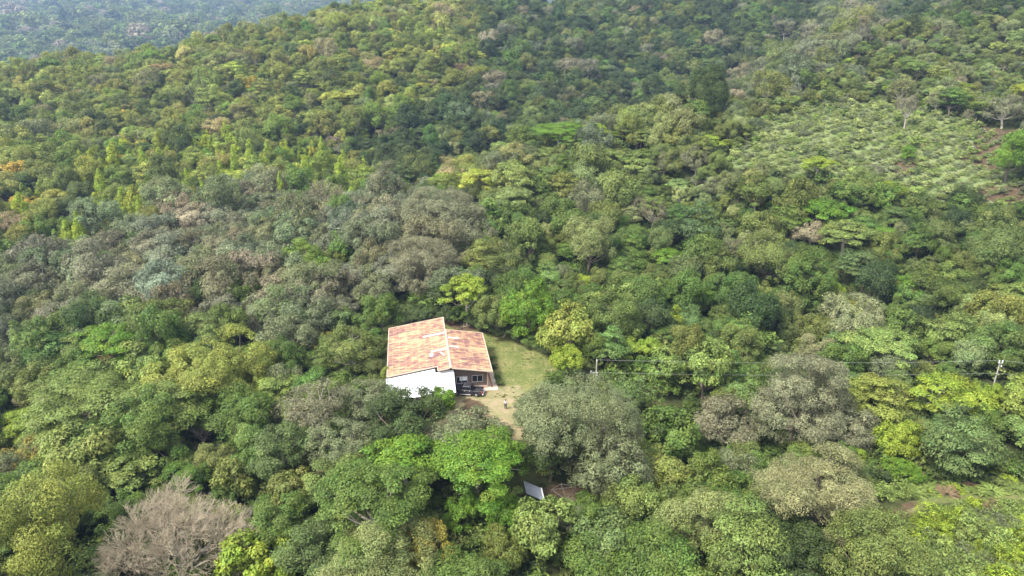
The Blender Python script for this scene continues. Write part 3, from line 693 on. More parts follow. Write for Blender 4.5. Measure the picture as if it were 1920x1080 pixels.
# distant mountain wood
S2 = []
y = 1050.0
while y < 3950:
    st = 15.0 if y < 2400 else 18.0
    xs = np.arange(-.74 * y, -.12 * y, st); S2.append(np.c_[xs + rs.uniform(-.5, .5, len(xs)) * st, y + rs.uniform(-.5, .5, len(xs)) * st]); y += st
S2 = np.concatenate(S2); z2 = height(S2[:, 0], S2[:, 1]); k2 = project(np.c_[S2, z2 + 8]); keep = (k2[1] < 140) & (k2[1] > -60); S2, z2 = S2[keep], z2[keep]
fm = [low_model(k, 3000 + i, 420, 3.6) for i, k in enumerate(('round', 'umbrella', 'feather', 'tier'))]
s2 = 2.0 * rs.lognormal(0, .35, len(S2)); cn = rs.choice(['olive', 'mid', 'dark', 'sage', 'light', 'pink'], len(S2), p=[.34, .25, .2, .1, .08, .03])
instancer('distant_forest', 'bluish wooded mountain slope at the top left', np.c_[S2, z2], np.c_[s2, s2, s2 * rs.uniform(.8, 1.3, len(s2))], np.c_[np.zeros((len(s2), 2)), rs.uniform(0, 6.28, len(s2))], rs.integers(0, 4, len(s2)), [np.array(G[c]) * rs.lognormal(0, .15) for c in cn], fm, 'woods')

# undergrowth between the trunks
U = scatter(lambda y: -.78 * y - 12, lambda y: .78 * y + 12, 44, 300, lambda y: 2.3 if y < 130 else 3.0 if y < 200 else 4.2)
uz = height(U[:, 0], U[:, 1]); ux, uy, ud = project(np.c_[U[:, :2], uz + .7])
ok = (ux > -120) & (ux < 2040) & (uy < 1250)
for pl, m in ((HOUSE_R, 1.2), (CLEAR, 1.0), (TRACK, .6), (SHED_R, .2), (CROP, 0), (PATHG, 1.0)): ok &= sdist(U[:, 0], U[:, 1], pl) > m
for e in EARTH: ok &= (sdist(U[:, 0], U[:, 1], e) > .3) | (rs.random(len(U)) < .12)
ok &= ~in_poly(ux, uy, P_FERN)
for q, lim in VS: ok &= ~((U[:, 1] < lim) & (np.min(np.hypot(q[None, :, 0] - ux[:, None], q[None, :, 1] - uy[:, None]), 1) < 14))
U, uz = U[ok], uz[ok]; nU = len(U); us = rs.lognormal(0, .3, nU) * .36
ucol = rs.choice(['mid', 'dark', 'olive', 'light', 'blue'], nU, p=[.4, .25, .2, .1, .05])
um = [low_model(k, 4000 + i, 700, 2.6) for i, k in enumerate(('broad', 'tier', 'round', 'feather'))]
instancer('undergrowth', 'low green undergrowth between the tree trunks', np.c_[U[:, :2], uz - .3], np.c_[us, us, us * .8], np.c_[np.zeros((nU, 2)), rs.uniform(0, 6.28, nU)], rs.integers(0, 4, nU), [np.array(G[c]) * rs.lognormal(0, .15) for c in ucol], um, 'undergrowth')

# rows of low plants in the cleared field
cx = np.array(CROP); A = scatter(lambda y: cx[:, 0].min() - 4, lambda y: cx[:, 0].max() + 4, cx[:, 1].min() - 4, cx[:, 1].max() + 4, lambda y: 1.45)
row = (A[:, 0] * -.42 + A[:, 1] * .9) / 3.6; A[:, :2] += np.outer(((np.round(row) - row) * 3.6 * .45), np.array([-.42, .9]))
sd = sdist(A[:, 0], A[:, 1], CROP); ed = np.min([sdist(A[:, 0], A[:, 1], e) for e in EARTH], 0)
ok = (sd < 3) & (rs.random(len(A)) < np.where(ed < 0, .55, .85)); A = A[ok]; az = height(A[:, 0], A[:, 1]); nA = len(A); as_ = rs.lognormal(0, .35, nA) * .215
ac = rs.choice(['pale', 'sage', 'light', 'mid', 'blue'], nA, p=[.42, .3, .18, .05, .05])
instancer('field_plants', 'rows of low pale green plants in the cleared field', np.c_[A[:, :2], az - .15], np.c_[as_, as_, as_ * .75], np.c_[np.zeros((nA, 2)), rs.uniform(0, 6.28, nA)], rs.integers(0, 4, nA), [np.array(G[c]) * rs.lognormal(.22, .18) for c in ac], um, 'plants')

# ferns
def fern_mesh(name, seed, nf=11, L=1.5):
    rng = np.random.default_rng(seed); pos, nrm, ax, l, w = [], [], [], [], []
    for i in range(nf):
        an = i * 6.283 / nf + rng.uniform(-.25, .25); LL = L * rng.uniform(.75, 1.15); h = np.array([math.cos(an), math.sin(an), 0]); side = np.array([-h[1], h[0], 0])
        for t in np.linspace(.12, 1, 15):
            p = h * LL * t + np.array([0, 0, 1.0]) * LL * (.85 * t - .8 * t * t); tan = unit(h + np.array([0, 0, 1.0]) * (.85 - 1.6 * t)); nn = unit(np.cross(tan, side)); nn = nn if nn[2] > 0 else -nn
            pl = LL * .26 * math.sin(math.pi * min(1, .18 + t * .82)) + .03
            for sg in (-1, 1):
                a = unit(side * sg + tan * .45 - np.array([0, 0, .2])); pos.append(p + a * pl * .5); nrm.append(nn + rng.normal(size=3) * .1); ax.append(a); l.append(pl); w.append(LL * .085)
    n = len(pos); return leaves_mesh(name, np.array(pos), unit(np.array(nrm)), np.array(ax), np.array(l), np.array(w), (1 + rng.normal(0, .12, n)).clip(.5, 1.6), (.5 + rng.normal(0, .1, n)).clip(0, 1))
FERN = [fern_mesh('fern', 900 + i, 9 + i, 1.3 + .15 * i) for i in range(4)]
# individual ferns along the bank above the path
bank = [(1660 + i * 12.5, 895 + 26 * math.sin(i * 2.1) - i * .9) for i in range(21)] + [(1672 + i * 21, 924 + 5 * math.sin(i * 1.7) - i * 1.0) for i in range(12)]
bank.sort()
for i, (a, b) in enumerate(bank):
    p = ground_pt(a, b, .6); o = bpy.data.objects.new('fern', FERN[i % 4]); o.location = (p[0], p[1], hgt(p[0], p[1]) + .05); s = rs.uniform(.9, 1.5); o.scale = (s, s, s); o.rotation_euler = (rs.normal(0, .1) + .25, 0, rs.uniform(0, 6.28)); link(o)
    br = i % 6 == 3; o['tint'] = [.17, .12, .065] if br else [float(v) for v in np.array(G['light' if i % 3 else 'lime']) * rs.lognormal(-.1, .2)]
    tag(o, f"{'browned' if br else 'green'} fern on the bank above the path, {['first','second','third','fourth','fifth','sixth','seventh','eighth','ninth','tenth'][i % 10] if i < 10 else str(i + 1) + 'th'} counting from the left", 'fern', 'ferns on the bank above the path')
B = scatter(lambda y: 35, lambda y: 95, 40, 84, lambda y: 1.0); bz = height(B[:, 0], B[:, 1]); bx, by_, bd = project(np.c_[B[:, :2], bz + .3])
ok = in_poly(bx, by_, P_FERN) & (sdist(B[:, 0], B[:, 1], PATHG) > 1.7); B, bz = B[ok], bz[ok]; nB = len(B); pb = wob(B[:, 0], B[:, 1], 2.6, 6)
bs = rs.lognormal(0, .25, nB) * .95 * (1 + .2 * pb); vv = np.where(rs.random(nB) < .55, rs.integers(0, 4, nB), rs.integers(4, 8, nB)); bs2 = np.where(vv < 4, bs, bs * .27)
bc = [np.array(G['lime'] if k > .3 else G['light'] if k > -.5 else G['sage']) * rs.lognormal(0, .18) if rs.random() > .02 else np.array((.15, .11, .06)) for k in pb]
instancer('fern_thicket', 'thicket of bright green ferns and low shrubs at the bottom right', np.c_[B[:, :2], bz + .05 + .3 * pb.clip(-.2, 1) * np.clip(-sdist(bx[ok], by_[ok], P_FERN) / 40, 0, 1)], np.c_[bs2, bs2, bs2], np.c_[rs.normal(0, .2, (nB, 2)), rs.uniform(0, 6.28, nB)], vv, bc, FERN + um, 'ferns')

# ------------------------------------------------------------------ house
def bm_obj(name, bm, mats, parent=None, smooth=False, bevel=0.0):
    if bevel:
        bmesh.ops.bevel(bm, geom=list(bm.edges), offset=bevel, segments=1, affect='EDGES', clamp_overlap=True)
    bmesh.ops.recalc_face_normals(bm, faces=bm.faces)
    me = bpy.data.meshes.new(name); bm.to_mesh(me); bm.free()
    for m in (mats if isinstance(mats, (list, tuple)) else [mats]): me.materials.append(m)
    if smooth:
        for p in me.polygons: p.use_smooth = True
    return link(bpy.data.objects.new(name, me), parent)
def bm_box(bm, x0, x1, y0, y1, z0, z1):
    v = [bm.verts.new((x, y, z)) for z in (z0, z1) for y in (y0, y1) for x in (x0, x1)]
    for f in ((0, 2, 3, 1), (4, 5, 7, 6), (0, 1, 5, 4), (2, 6, 7, 3), (0, 4, 6, 2), (1, 3, 7, 5)): bm.faces.new([v[i] for i in f])
    return v
def box(name, parent, mat, x0, x1, y0, y1, z0, z1, bevel=0.0):
    bm = bmesh.new(); bm_box(bm, x0, x1, y0, y1, z0, z1); return bm_obj(name, bm, mat, parent, bevel=bevel)
def prism(name, parent, mat, quad, th, bevel=0.0):
    """a slab: four top corners, thickness downwards"""
    bm = bmesh.new(); t = [bm.verts.new(q) for q in quad]; b = [bm.verts.new((q[0], q[1], q[2] - th)) for q in quad]; n = len(quad)
    bm.faces.new(t); bm.faces.new(b[::-1])
    for i in range(n): bm.faces.new([t[i], b[i], b[(i + 1) % n], t[(i + 1) % n]])
    return bm_obj(name, bm, mat, parent, bevel=bevel)
def bar(name, parent, mat, p, q, r, sides=6):
    v, f = tubes([np.r_[p, q, r, r]], sides); me = mesh_from(name, v, f, [mat], None, True)
    return link(bpy.data.objects.new(name, me), parent)

house = tag(empty('house', (HOUSE_O[0], HOUSE_O[1], 0), HOUSE_YAW), 'wooden house with a rusty gabled tin roof and white lean-to', 'house')
RZ, LZ, EZ = 4.8, 3.1, 3.6               # ridge, left eave, right eave
LB, RB = -10.5, 6.9                      # left and right eave (local x)
def roof_z(b): return RZ + (LZ - RZ) * (b / LB) if b < 0 else RZ + (EZ - RZ) * (b / RB)

def rust_material():
    m, nt, b = new_mat('rusty_tin')
    tc = N(nt, 'ShaderNodeTexCoord', object=house)
    def noise(sx, sy, s, d=8, rough=.62):
        mp = N(nt, 'ShaderNodeMapping'); mp.inputs['Scale'].default_value = (sx, sy, 1); nt.links.new(tc.outputs['Object'], mp.inputs['Vector'])
        n = N(nt, 'ShaderNodeTexNoise'); n.inputs['Scale'].default_value = s; n.inputs['Detail'].default_value = d; n.inputs['Roughness'].default_value = rough
        nt.links.new(mp.outputs[0], n.inputs['Vector']); return n.outputs['Fac']
    def math_(op, a, c):
        k = N(nt, 'ShaderNodeMath', operation=op)
        for i, v in enumerate((a, c)):
            if isinstance(v, (int, float)): k.inputs[i].default_value = v
            else: nt.links.new(v, k.inputs[i])
        return k.outputs[0]
    oi = N(nt, 'ShaderNodeObjectInfo')
    f = math_('ADD', math_('MULTIPLY', noise(.75, 3.2, 1.0), 1.2), math_('MULTIPLY', noise(.25, .25, .8, 4), .45))
    f = math_('SUBTRACT', f, .295)
    f = math_('ADD', f, math_('MULTIPLY', math_('SUBTRACT', oi.outputs['Random'], .5), .06))
    # lighter nail lines over the purlins, across the slope
    sx = N(nt, 'ShaderNodeSeparateXYZ'); nt.links.new(tc.outputs['Object'], sx.inputs[0])
    ln = math_('PINGPONG', math_('ADD', sx.outputs[0], 20.0), .575); k = N(nt, 'ShaderNodeMapRange', interpolation_type='SMOOTHSTEP'); k.inputs['From Min'].default_value = .0; k.inputs['From Max'].default_value = .16; k.inputs['To Min'].default_value = -.045; k.inputs['To Max'].default_value = .008
    nt.links.new(ln, k.inputs['Value']); f = math_('ADD', f, k.outputs[0])
    r = N(nt, 'ShaderNodeValToRGB'); e = r.color_ramp.elements
    st = [(.38, (.38, .29, .165)), (.47, (.36, .225, .12)), (.53, (.29, .15, .095)), (.575, (.20, .095, .078)), (.67, (.125, .065, .068))]
    while len(e) < len(st): e.new(.5)
    for i, (p, c) in enumerate(st): e[i].position = p; e[i].color = (*c, 1)
    nt.links.new(f, r.inputs[0]); nt.links.new(r.outputs[0], b.inputs['Base Color'])
    b.inputs['Roughness'].default_value = .6; b.inputs['Metallic'].default_value = .0; b.inputs['Specular IOR Level'].default_value = .4
    return m
RUST = rust_material()
TRIM = simple('pale_trim', (.40, .31, .24), .7, var=.1)
WHITE_TIN = simple('white_tin', (.70, .72, .75), .45, var=.06, scale=.6)
SKYL = simple('skylight_sheet', (.42, .38, .34), .5, var=.03)
WOOD = simple('weathered_plank', (.120, .090, .074), .85, var=.3, scale=2.0)
PINK = simple('painted_plinth', (.52, .37, .30), .85, var=.1)
CONC = simple('concrete', (.46, .38, .31), .9, var=.15, scale=1.5)
FRAME = simple('window_frame', (.40, .37, .37), .5, var=.05)
GLASS, _nt, _b = new_mat('window_glass'); _b.inputs['Base Color'].default_value = (.02, .022, .026, 1); _b.inputs['Roughness'].default_value = .08
CURT = simple('curtain', (.72, .74, .75), .9, var=.04)
DARK = simple('dark_gap', (.03, .028, .026), .9)

roof = empty('roof', (0, 0, 0)); roof.parent = house
def sheet(name, parent, mat, b0, b1, a0, a1, lift=0.0, n=10, amp=.022):
    """corrugated sheet, waves running from ridge to eave"""
    a = np.linspace(a0, a1, n + 1); w = amp * np.where(np.arange(n + 1) % 2, 1, -1)
    v = []
    for b in (b0, b1):
        for i in range(n + 1): v.append((b, a[i], roof_z(b) + w[i] + lift))
    f = [(i, i + 1, n + 2 + i, n + 1 + i) for i in range(n)]
    if b1 < b0: pass
    o = link(bpy.data.objects.new(name, mesh_from(name, v, f, [mat])), parent); return o
A_L0, A_L1, A_R0, A_R1 = 1.75, 21.4, .15, 15.6
na = 11
for i in range(na):
    a0 = A_L0 + (A_L1 - A_L0) * i / na; a1 = A_L0 + (A_L1 - A_L0) * (i + 1) / na
    for j in range(3):
        b0, b1 = LB * j / 3, LB * (j + 1) / 3 - .12
        sheet('roof_sheet', roof, RUST, b0 - (0.02), max(b1, LB), a0, a1 + .06, .012 * (2 - j) + .006 * (i % 2))
sheet('roof_sheet', roof, RUST, -.02, -2.1, A_R0, A_L0, .02)
nb = 9
for i in range(nb):
    a0 = A_R0 + (A_R1 - A_R0) * i / nb; a1 = A_R0 + (A_R1 - A_R0) * (i + 1) / nb
    for j in range(2):
        b0, b1 = RB * j / 2, RB * (j + 1) / 2 + .12
        sheet('roof_sheet', roof, RUST, b0 + .02, min(b1, RB), a0, a1 + .06, .012 * (1 - j) + .006 * (i % 2))
for (b0, b1, a0, a1) in ((-.3, -4.2, 14.0, 14.75), (-.3, -3.0, 7.3, 8.0), (.3, 2.3, 11.9, 12.6), (.3, 2.0, 8.2, 8.9)):
    sheet('skylight_sheet', roof, SKYL, b0, b1, a0, a1, .055, 8)
def cap(name, b0, a0, b1, a1, w, h, mat=TRIM):
    z0, z1 = roof_z(b0) + h, roof_z(b1) + h; d = unit(np.array([b1 - b0, a1 - a0, 0.0])); s = np.array([-d[1], d[0], 0]) * w
    p, q = np.array([b0, a0, z0]), np.array([b1, a1, z1])
    prism(name, roof, mat, [p - s, q - s, q + s, p + s], .16)
# ridge cap, rake and eave boards
prism('ridge_cap', roof, TRIM, [(-.2, A_R0 - .1, RZ + .06), (0, A_R0 - .1, RZ + .12), (0, A_L1 + .05, RZ + .12), (-.2, A_L1 + .05, RZ + .06)], .05)
prism('ridge_cap', roof, TRIM, [(0.002, A_R0 - .1, RZ + .12), (.2, A_R0 - .1, RZ + .06), (.2, A_R1 + .05, RZ + .06), (.002, A_R1 + .05, RZ + .12)], .05)
for c in ((LB, A_L0, LB, A_L1), (LB, A_L0 - .02, -2.15, A_L0 - .02), (LB, A_L1 + .04, -.2, A_L1 + .04), (-2.12, A_R0 + .1, -2.12, A_L0 - .14), (-2.1, A_R0 - .02, -.2, A_R0 - .02),
          (.2, A_R0 - .02, RB - .1, A_R0 - .02), (RB, A_R0 - .1, RB, A_R1), (.2, A_R1 + .04, RB, A_R1 + .04)):
    cap('trim_board', *c, .085, .075)
bm = bmesh.new(); bmesh.ops.create_cone(bm, cap_ends=True, segments=14, radius1=.42, radius2=.30, depth=.35); bmesh.ops.translate(bm, vec=(-2.9, 6.1, roof_z(-2.9) + .2), verts=bm.verts)
bm_obj('roof_vent', bm, WHITE_TIN, roof, bevel=.03)
prism('patch', roof, SKYL, [(-1.5, 6.6, roof_z(-1.5) + .08), (-1.2, 6.7, roof_z(-1.2) + .08), (-.6, 5.2, roof_z(-.6) + .08), (-.9, 5.1, roof_z(-.9) + .08)], .03)
# lean-to: white sheets
LN, LS = -4.0, 11
lean = empty('lean_to_roof', (0, 0, 0)); lean.parent = house
def lean_z(b, a): # planar patch: far edge under the rake, near edge lower
    t = (a - LN) / (1.9 - LN); far = roof_z(min(b, -.3)) - .38; near = 1.95 + .55 * (b - LB) / (.5 - LB); return near + (far - near) * t
for i in range(LS):
    b0 = LB - .2 + (.45 - LB + .2) * i / LS; b1 = LB - .2 + (.45 - LB + .2) * (i + 1) / LS
    n = 6; bb = np.linspace(b0, b1 + .04, n + 1); top = 1.9 if b1 < -2.0 else .9
    v = [(b, a, lean_z(b, a) + .02 * (k % 2) + .004 * (i % 2)) for a in (LN, top) for k, b in enumerate(bb)]
    link(bpy.data.objects.new('roof_sheet', mesh_from('roof_sheet', v, [(k, k + 1, n + 2 + k, n + 1 + k) for k in range(n)], [WHITE_TIN])), lean)
for b in (LB + .3, -5.2, .2): bar('post', house, WOOD, (b, LN + .25, 0), (b, LN + .25, lean_z(b, LN + .25) - .03), .08)
prism('beam', house, WOOD, [(LB, LN + .16, lean_z(LB, LN + .2) - .03), (.35, LN + .16, lean_z(.35, LN + .2) - .03), (.35, LN + .3, lean_z(.35, LN + .3) - .03), (LB, LN + .3, lean_z(LB, LN + .3) - .03)], .14)
# walls
WX0, WX1, WY = .1, 6.1, 1.35
def wall_prism(name, pts_, y0, y1, mat):     # polygon in (b, z) extruded along a
    bm = bmesh.new(); f = [bm.verts.new((b, y0, z)) for b, z in pts_]; k = [bm.verts.new((b, y1, z)) for b, z in pts_]; n = len(pts_)
    bm.faces.new(f); bm.faces.new(k[::-1])
    for i in range(n): bm.faces.new([f[i], k[i], k[(i + 1) % n], f[(i + 1) % n]])
    return bm_obj(name, bm, mat, house)
WIN = [(.95, 2.75, 1.28, 2.42), (3.6, 5.35, 1.35, 2.48)]
fw = wall_prism('front_wall', [(WX0, .55), (WX1, .55), (WX1, roof_z(WX1) - .1), (WX0, roof_z(WX0) - .1)], WY, WY + .12, WOOD)
z = .56
while z < 4.5:
    z1 = min(z + .26, 4.55); xs = [WX0, WX1]
    top = max(WX0, min(WX1, (RZ - .14 - z1) / (RZ - EZ) * RB)); xs = [WX0, top] if top < WX1 else xs
    cuts = [(xs[0], xs[1])]
    for (a0, a1, c0, c1) in WIN:
        if z1 > c0 and z < c1:
            nc = []
            for s0, s1 in cuts:
                if a0 > s0 and a1 < s1: nc += [(s0, a0), (a1, s1)]
                else: nc.append((s0, s1))
            cuts = nc
    for s0, s1 in cuts:
        if s1 - s0 < .3: continue
        bm = bmesh.new(); v = bm_box(bm, s0, s1, WY - .05, WY - .003, z, z1 - .022)
        for q in v[:4]: q.co.y -= .02 if q.co.y < WY - .04 else 0
        bm_obj('plank', bm, WOOD, fw)
    z = z1
wall_prism('plinth', [(WX0 - .02, -.3), (WX1 + .02, -.3), (WX1 + .02, .548), (WX0 - .02, .548)], WY - .12, WY + .14, PINK)
box('side_wall', house, WOOD, WX1 - .12, WX1, WY + .145, 14.8, -.3, roof_z(WX1) - .1)
box('side_wall', house, WOOD, LB + .7, LB + .82, 2.4, 20.6, -.3, roof_z(LB + .82) - .1)
wall_prism('back_wall', [(LB + .83, -.3), (WX1 - .13, -.3), (WX1 - .13, roof_z(WX1) - .1), (0, RZ - .1), (LB + .83, roof_z(LB + .83) - .1)], 14.6, 14.75, WOOD)
wall_prism('lean_to_wall', [(LB + .83, -.3), (WX0 - .03, -.3), (WX0 - .03, 3.9), (LB + .83, 2.75)], 2.4, 2.52, WOOD)
for (a0, a1, c0, c1) in WIN:
    w = empty('window', (0, 0, 0)); w.parent = house; y = WY - .09
    mid = (a0 + a1) / 2
    for k, (p0, p1, q0, q1) in enumerate(((a0 - .07, a1 + .07, c1, c1 + .08), (a0 - .07, a1 + .07, c0 - .08, c0), (a0 - .07, a0 + .01, c0, c1), (a1 - .01, a1 + .07, c0, c1), (mid - .04, mid + .04, c0, c1))):
        box('frame', w, FRAME, p0, p1, y - .02, WY - .001, q0, q1)
    box('pane', w, GLASS, a0 + .012, mid - .042, WY - .06, WY - .045, c0 + .002, c1 - .002); box('pane', w, GLASS, mid + .042, a1 - .012, WY - .06, WY - .045, c0 + .002, c1 - .002)
    if a0 < 2: box('curtain', w, CURT, mid + .06, a1 - .03, WY - .072, WY - .063, c0 + .42, c1 - .02); box('curtain', w, CURT, mid - .36, mid - .05, WY - .072, WY - .063, c0 + .4, c1 - .02)
box('corner_post', house, PINK, WX1 + .005, WX1 + .16, WY - .08, WY + .1, -.1, roof_z(WX1 + .1) - .12)
walk = box('walkway', None, CONC, 0, 0, 0, 0, 0, 0); bpy.data.objects.remove(walk)
wk = [house_xy(*q) for q in ((6.15, .3), (7.9, .1), (7.6, 15.4), (6.15, 15.4))]
o = prism('walkway', None, CONC, [(p[0], p[1], .14) for p in wk], .5); tag(o, kind='structure')
wk = [house_xy(*q) for q in ((.1, .2), (6.14, .2), (6.14, 1.2), (.1, 1.2))]
o = prism('walkway', None, CONC, [(p[0], p[1], .10) for p in wk], .5); tag(o, kind='structure')
def at_house(b, a, z): x, y = house_xy(b, a); return np.array([x, y, z])
pl = bm_obj('plank', (lambda bm: (bm_box(bm, -.16, .16, -.03, .03, 0, 2.7), bm)[1])(bmesh.new()), simple('brown_board', (.17, .085, .045), .8, var=.2), None, bevel=.01)
p = at_house(6.95, 1.2, .14); pl.location = p; pl.rotation_euler = (R_(-4), R_(-13), HOUSE_YAW + .3); tag(pl, 'brown wooden plank leaning on the near right corner of the house', 'plank')

# small shrubs along the right side of the house and pots by the front wall
def bush(px_loc, s, tint, label, k='broad', v=0, sz=1.0, name='shrub', group='shrubs along the house wall'):
    o = empty(name, (px_loc[0], px_loc[1], px_loc[2]), rs.uniform(0, 6)); o.scale = (s, s, s * sz); tag(o, label, 'shrub', group)
    c = link(bpy.data.objects.new('crown', CROWN[k, v]), o); c['tint'] = list(G[tint]); link(bpy.data.objects.new('trunk', TRUNK[k, v]), o)
for i, (b, a, s, t, w) in enumerate(((8.25, 1.7, .17, 'light', 'largest light green shrub, nearest the front corner, beside the house walkway'), (8.2, 4.2, .13, 'mid', 'second shrub from the front corner, beside the house walkway'), (8.15, 8.0, .14, 'dark', 'dark shrub halfway along the house walkway'), (8.1, 10.8, .16, 'mid', 'farthest shrub along the house walkway'))):
    bush(at_house(b, a, -.25), s, t, w, 'broad', i % 3)
POT = simple('clay_pot', (.22, .11, .07), .8)
for b, s, w in ((3.3, .075, 'leafy potted plant by the front wall left of the window with dark panes'), (4.4, .06, 'small potted plant by the front wall under the window with dark panes')):
    r = empty('potted_plant', at_house(b, .75, .1)); tag(r, w, 'plant', 'potted plants by the front wall')
    bm = bmesh.new(); bmesh.ops.create_cone(bm, cap_ends=True, segments=12, radius1=.14, radius2=.2, depth=.32); bmesh.ops.translate(bm, vec=(0, 0, .16), verts=bm.verts); bm_obj('pot', bm, POT, r)
    c = link(bpy.data.objects.new('leaves', CROWN['broad', 1]), r); c.scale = (s, s, s); c.location = (0, 0, .25); c['tint'] = list(G['dark'])

# ------------------------------------------------------------------ pickup
PAINT, _nt, _b = new_mat('charcoal_paint'); _b.inputs['Base Color'].default_value = (.030, .030, .036, 1); _b.inputs['Roughness'].default_value = .28; _b.inputs['Coat Weight'].default_value = .6
_n = N(_nt, 'ShaderNodeTexNoise'); _n.inputs['Scale'].default_value = 6; _m = N(_nt, 'ShaderNodeMapRange'); _m.inputs['To Min'].default_value = .22; _m.inputs['To Max'].default_value = .45
_nt.links.new(_n.outputs[0], _m.inputs[0]); _nt.links.new(_m.outputs[0], _b.inputs['Roughness'])
TYRE = simple('tyre_rubber', (.02, .02, .02), .9); RIM = simple('rim_alloy', (.5, .5, .5), .35, .8); CHROME = simple('pale_bumper', (.70, .62, .62), .35, .2, var=.05)
LAMPR = simple('tail_lamp_red', (.45, .03, .03), .3); LAMPW = simple('head_lamp', (.8, .8, .8), .2); BEDL = simple('bed_liner', (.03, .028, .03), .8)
pk0 = bp(877, 735, .35)
pick_up = tag(empty('pickup_truck', (pk0[0], pk0[1], .0), math.pi - R_(9)), 'dark charcoal double-cab pickup parked under the white lean-to edge', 'pickup')
def profile(name, pts_, y0, y1, mat, parent, bevel=.05, taper=0.0):
    """side profile (x, z) extruded across; taper pulls the top edge in"""
    zs = [q[1] for q in pts_]; zlo, zhi = min(zs), max(zs); bm = bmesh.new()
    def ins(z): return taper * (z - zlo) / (zhi - zlo + 1e-6)
    f = [bm.verts.new((x, y0 + ins(z), z)) for x, z in pts_]; k = [bm.verts.new((x, y1 - ins(z), z)) for x, z in pts_]; n = len(pts_)
    bm.faces.new(f); bm.faces.new(k[::-1])
    for i in range(n): bm.faces.new([f[i], k[i], k[(i + 1) % n], f[(i + 1) % n]])
    return bm_obj(name, bm, mat, parent, bevel=bevel)
def arch(cx, r=.46, z0=.42, n=7): return [(cx + r * math.cos(a), z0 + r * math.sin(a)) for a in np.linspace(0, math.pi, n)]
HW = .91
# lower body from nose (+x) to the back of the cab, with a front wheel arch
body = profile('body', [(2.62, .45)] + [(2.62, .92), (2.45, 1.06), (1.25, 1.16), (1.2, 1.18), (-.72, 1.18), (-.72, .42)] + arch(1.72)[::-1], -HW, HW, PAINT, pick_up, .04)
cabp = profile('cab', [(1.22, 1.17), (.62, 1.74), (.45, 1.79), (-.55, 1.79), (-.68, 1.72), (-.74, 1.17)], -HW + .02, HW - .02, PAINT, pick_up, .04, .16)
for sg in (-1, 1):       # door glass as panes slightly proud of the cab
    for (x0, x1, xt0, xt1) in ((1.02, .28, .62, .28), (.20, -.58, .20, -.56)):
        bm = bmesh.new(); y0 = sg * (HW - .02 - .16 * .08 + .006); y1 = sg * (HW - .02 - .16 * .80 + .006)
        bm.faces.new([bm.verts.new(q) for q in ((x0, y0, 1.23), (x1, y0, 1.23), (xt1, y1, 1.66), (xt0, y1, 1.66))])
        bmesh.ops.solidify(bm, geom=bm.faces[:], thickness=.004); bm_obj('side_window', bm, GLASS, pick_up)
    for dx in (.24, -.62): box('door_handle', pick_up, CHROME, dx - .0, dx + .16, sg * HW - .012 if sg > 0 else -HW - .03, sg * HW + .03 if sg > 0 else -HW + .012, 1.02, 1.06)
    box('mirror', pick_up, PAINT, .92, 1.06, sg * 1.0 - .1, sg * 1.0 + .1, 1.2, 1.38, bevel=.03)
    box('side_step', pick_up, CHROME, -.7, 1.2, sg * .93 - .07, sg * .93 + .07, .36, .42)
    box('head_lamp', pick_up, LAMPW, 2.45, 2.635, sg * .72 - .16, sg * .72 + .16, .74, .9, bevel=.02); box('tail_lamp', pick_up, LAMPR, -2.64, -2.50, sg * .83 - .075, sg * .83 + .085, .74, 1.08, bevel=.02)
def glass_quad(name, pts4):
    bm = bmesh.new(); bm.faces.new([bm.verts.new(q) for q in pts4]); bmesh.ops.solidify(bm, geom=bm.faces[:], thickness=.006); bm_obj(name, bm, GLASS, pick_up)
glass_quad('windscreen', ((1.20, -.78, 1.215), (1.20, .78, 1.215), (.68, .68, 1.71), (.68, -.68, 1.71)))
glass_quad('rear_window', ((-.765, -.7, 1.27), (-.765, .7, 1.27), (-.72, .64, 1.68), (-.72, -.64, 1.68)))
# open bed
bed = empty('bed', (0, 0, 0)); bed.parent = pick_up
for sg in (-1, 1): profile('bed_side', [(-.77, .42), (-.77, 1.12), (-2.55, 1.12), (-2.55, .45)] + arch(-1.62), min(sg * HW, sg * .83), max(sg * HW, sg * .83), PAINT, bed, .015)
box('bed_floor', bed, BEDL, -2.52, -.78, -.825, .825, .66, .72); box('bed_front', bed, PAINT, -.83, -.77, -.825, .825, .725, 1.11); box('tailgate', bed, PAINT, -2.60, -2.53, -.745, .745, .55, 1.11, bevel=.015)
for x, nm in ((2.70, 'front_bumper'), (-2.70, 'rear_bumper')): box(nm, pick_up, CHROME, x - .09, x + .09, -.86, .86, .42, .60, bevel=.04)
box('grille', pick_up, DARK, 2.615, 2.645, -.5, .5, .66, .9)
for x in (1.72, -1.62):
    for sg in (-1, 1):
        w = empty('wheel', (x, sg * .80, .38)); w.parent = pick_up
        for nm, r, wd, mt, bv in (('tyre', .38, .24, TYRE, .04), ('rim', .23, .25, RIM, .02)):
            bm = bmesh.new(); bmesh.ops.create_cone(bm, cap_ends=True, segments=20, radius1=r, radius2=r, depth=wd); bmesh.ops.rotate(bm, matrix=Matrix.Rotation(math.pi / 2, 3, 'X'), verts=bm.verts); bm_obj(nm, bm, mt, w, bevel=bv)

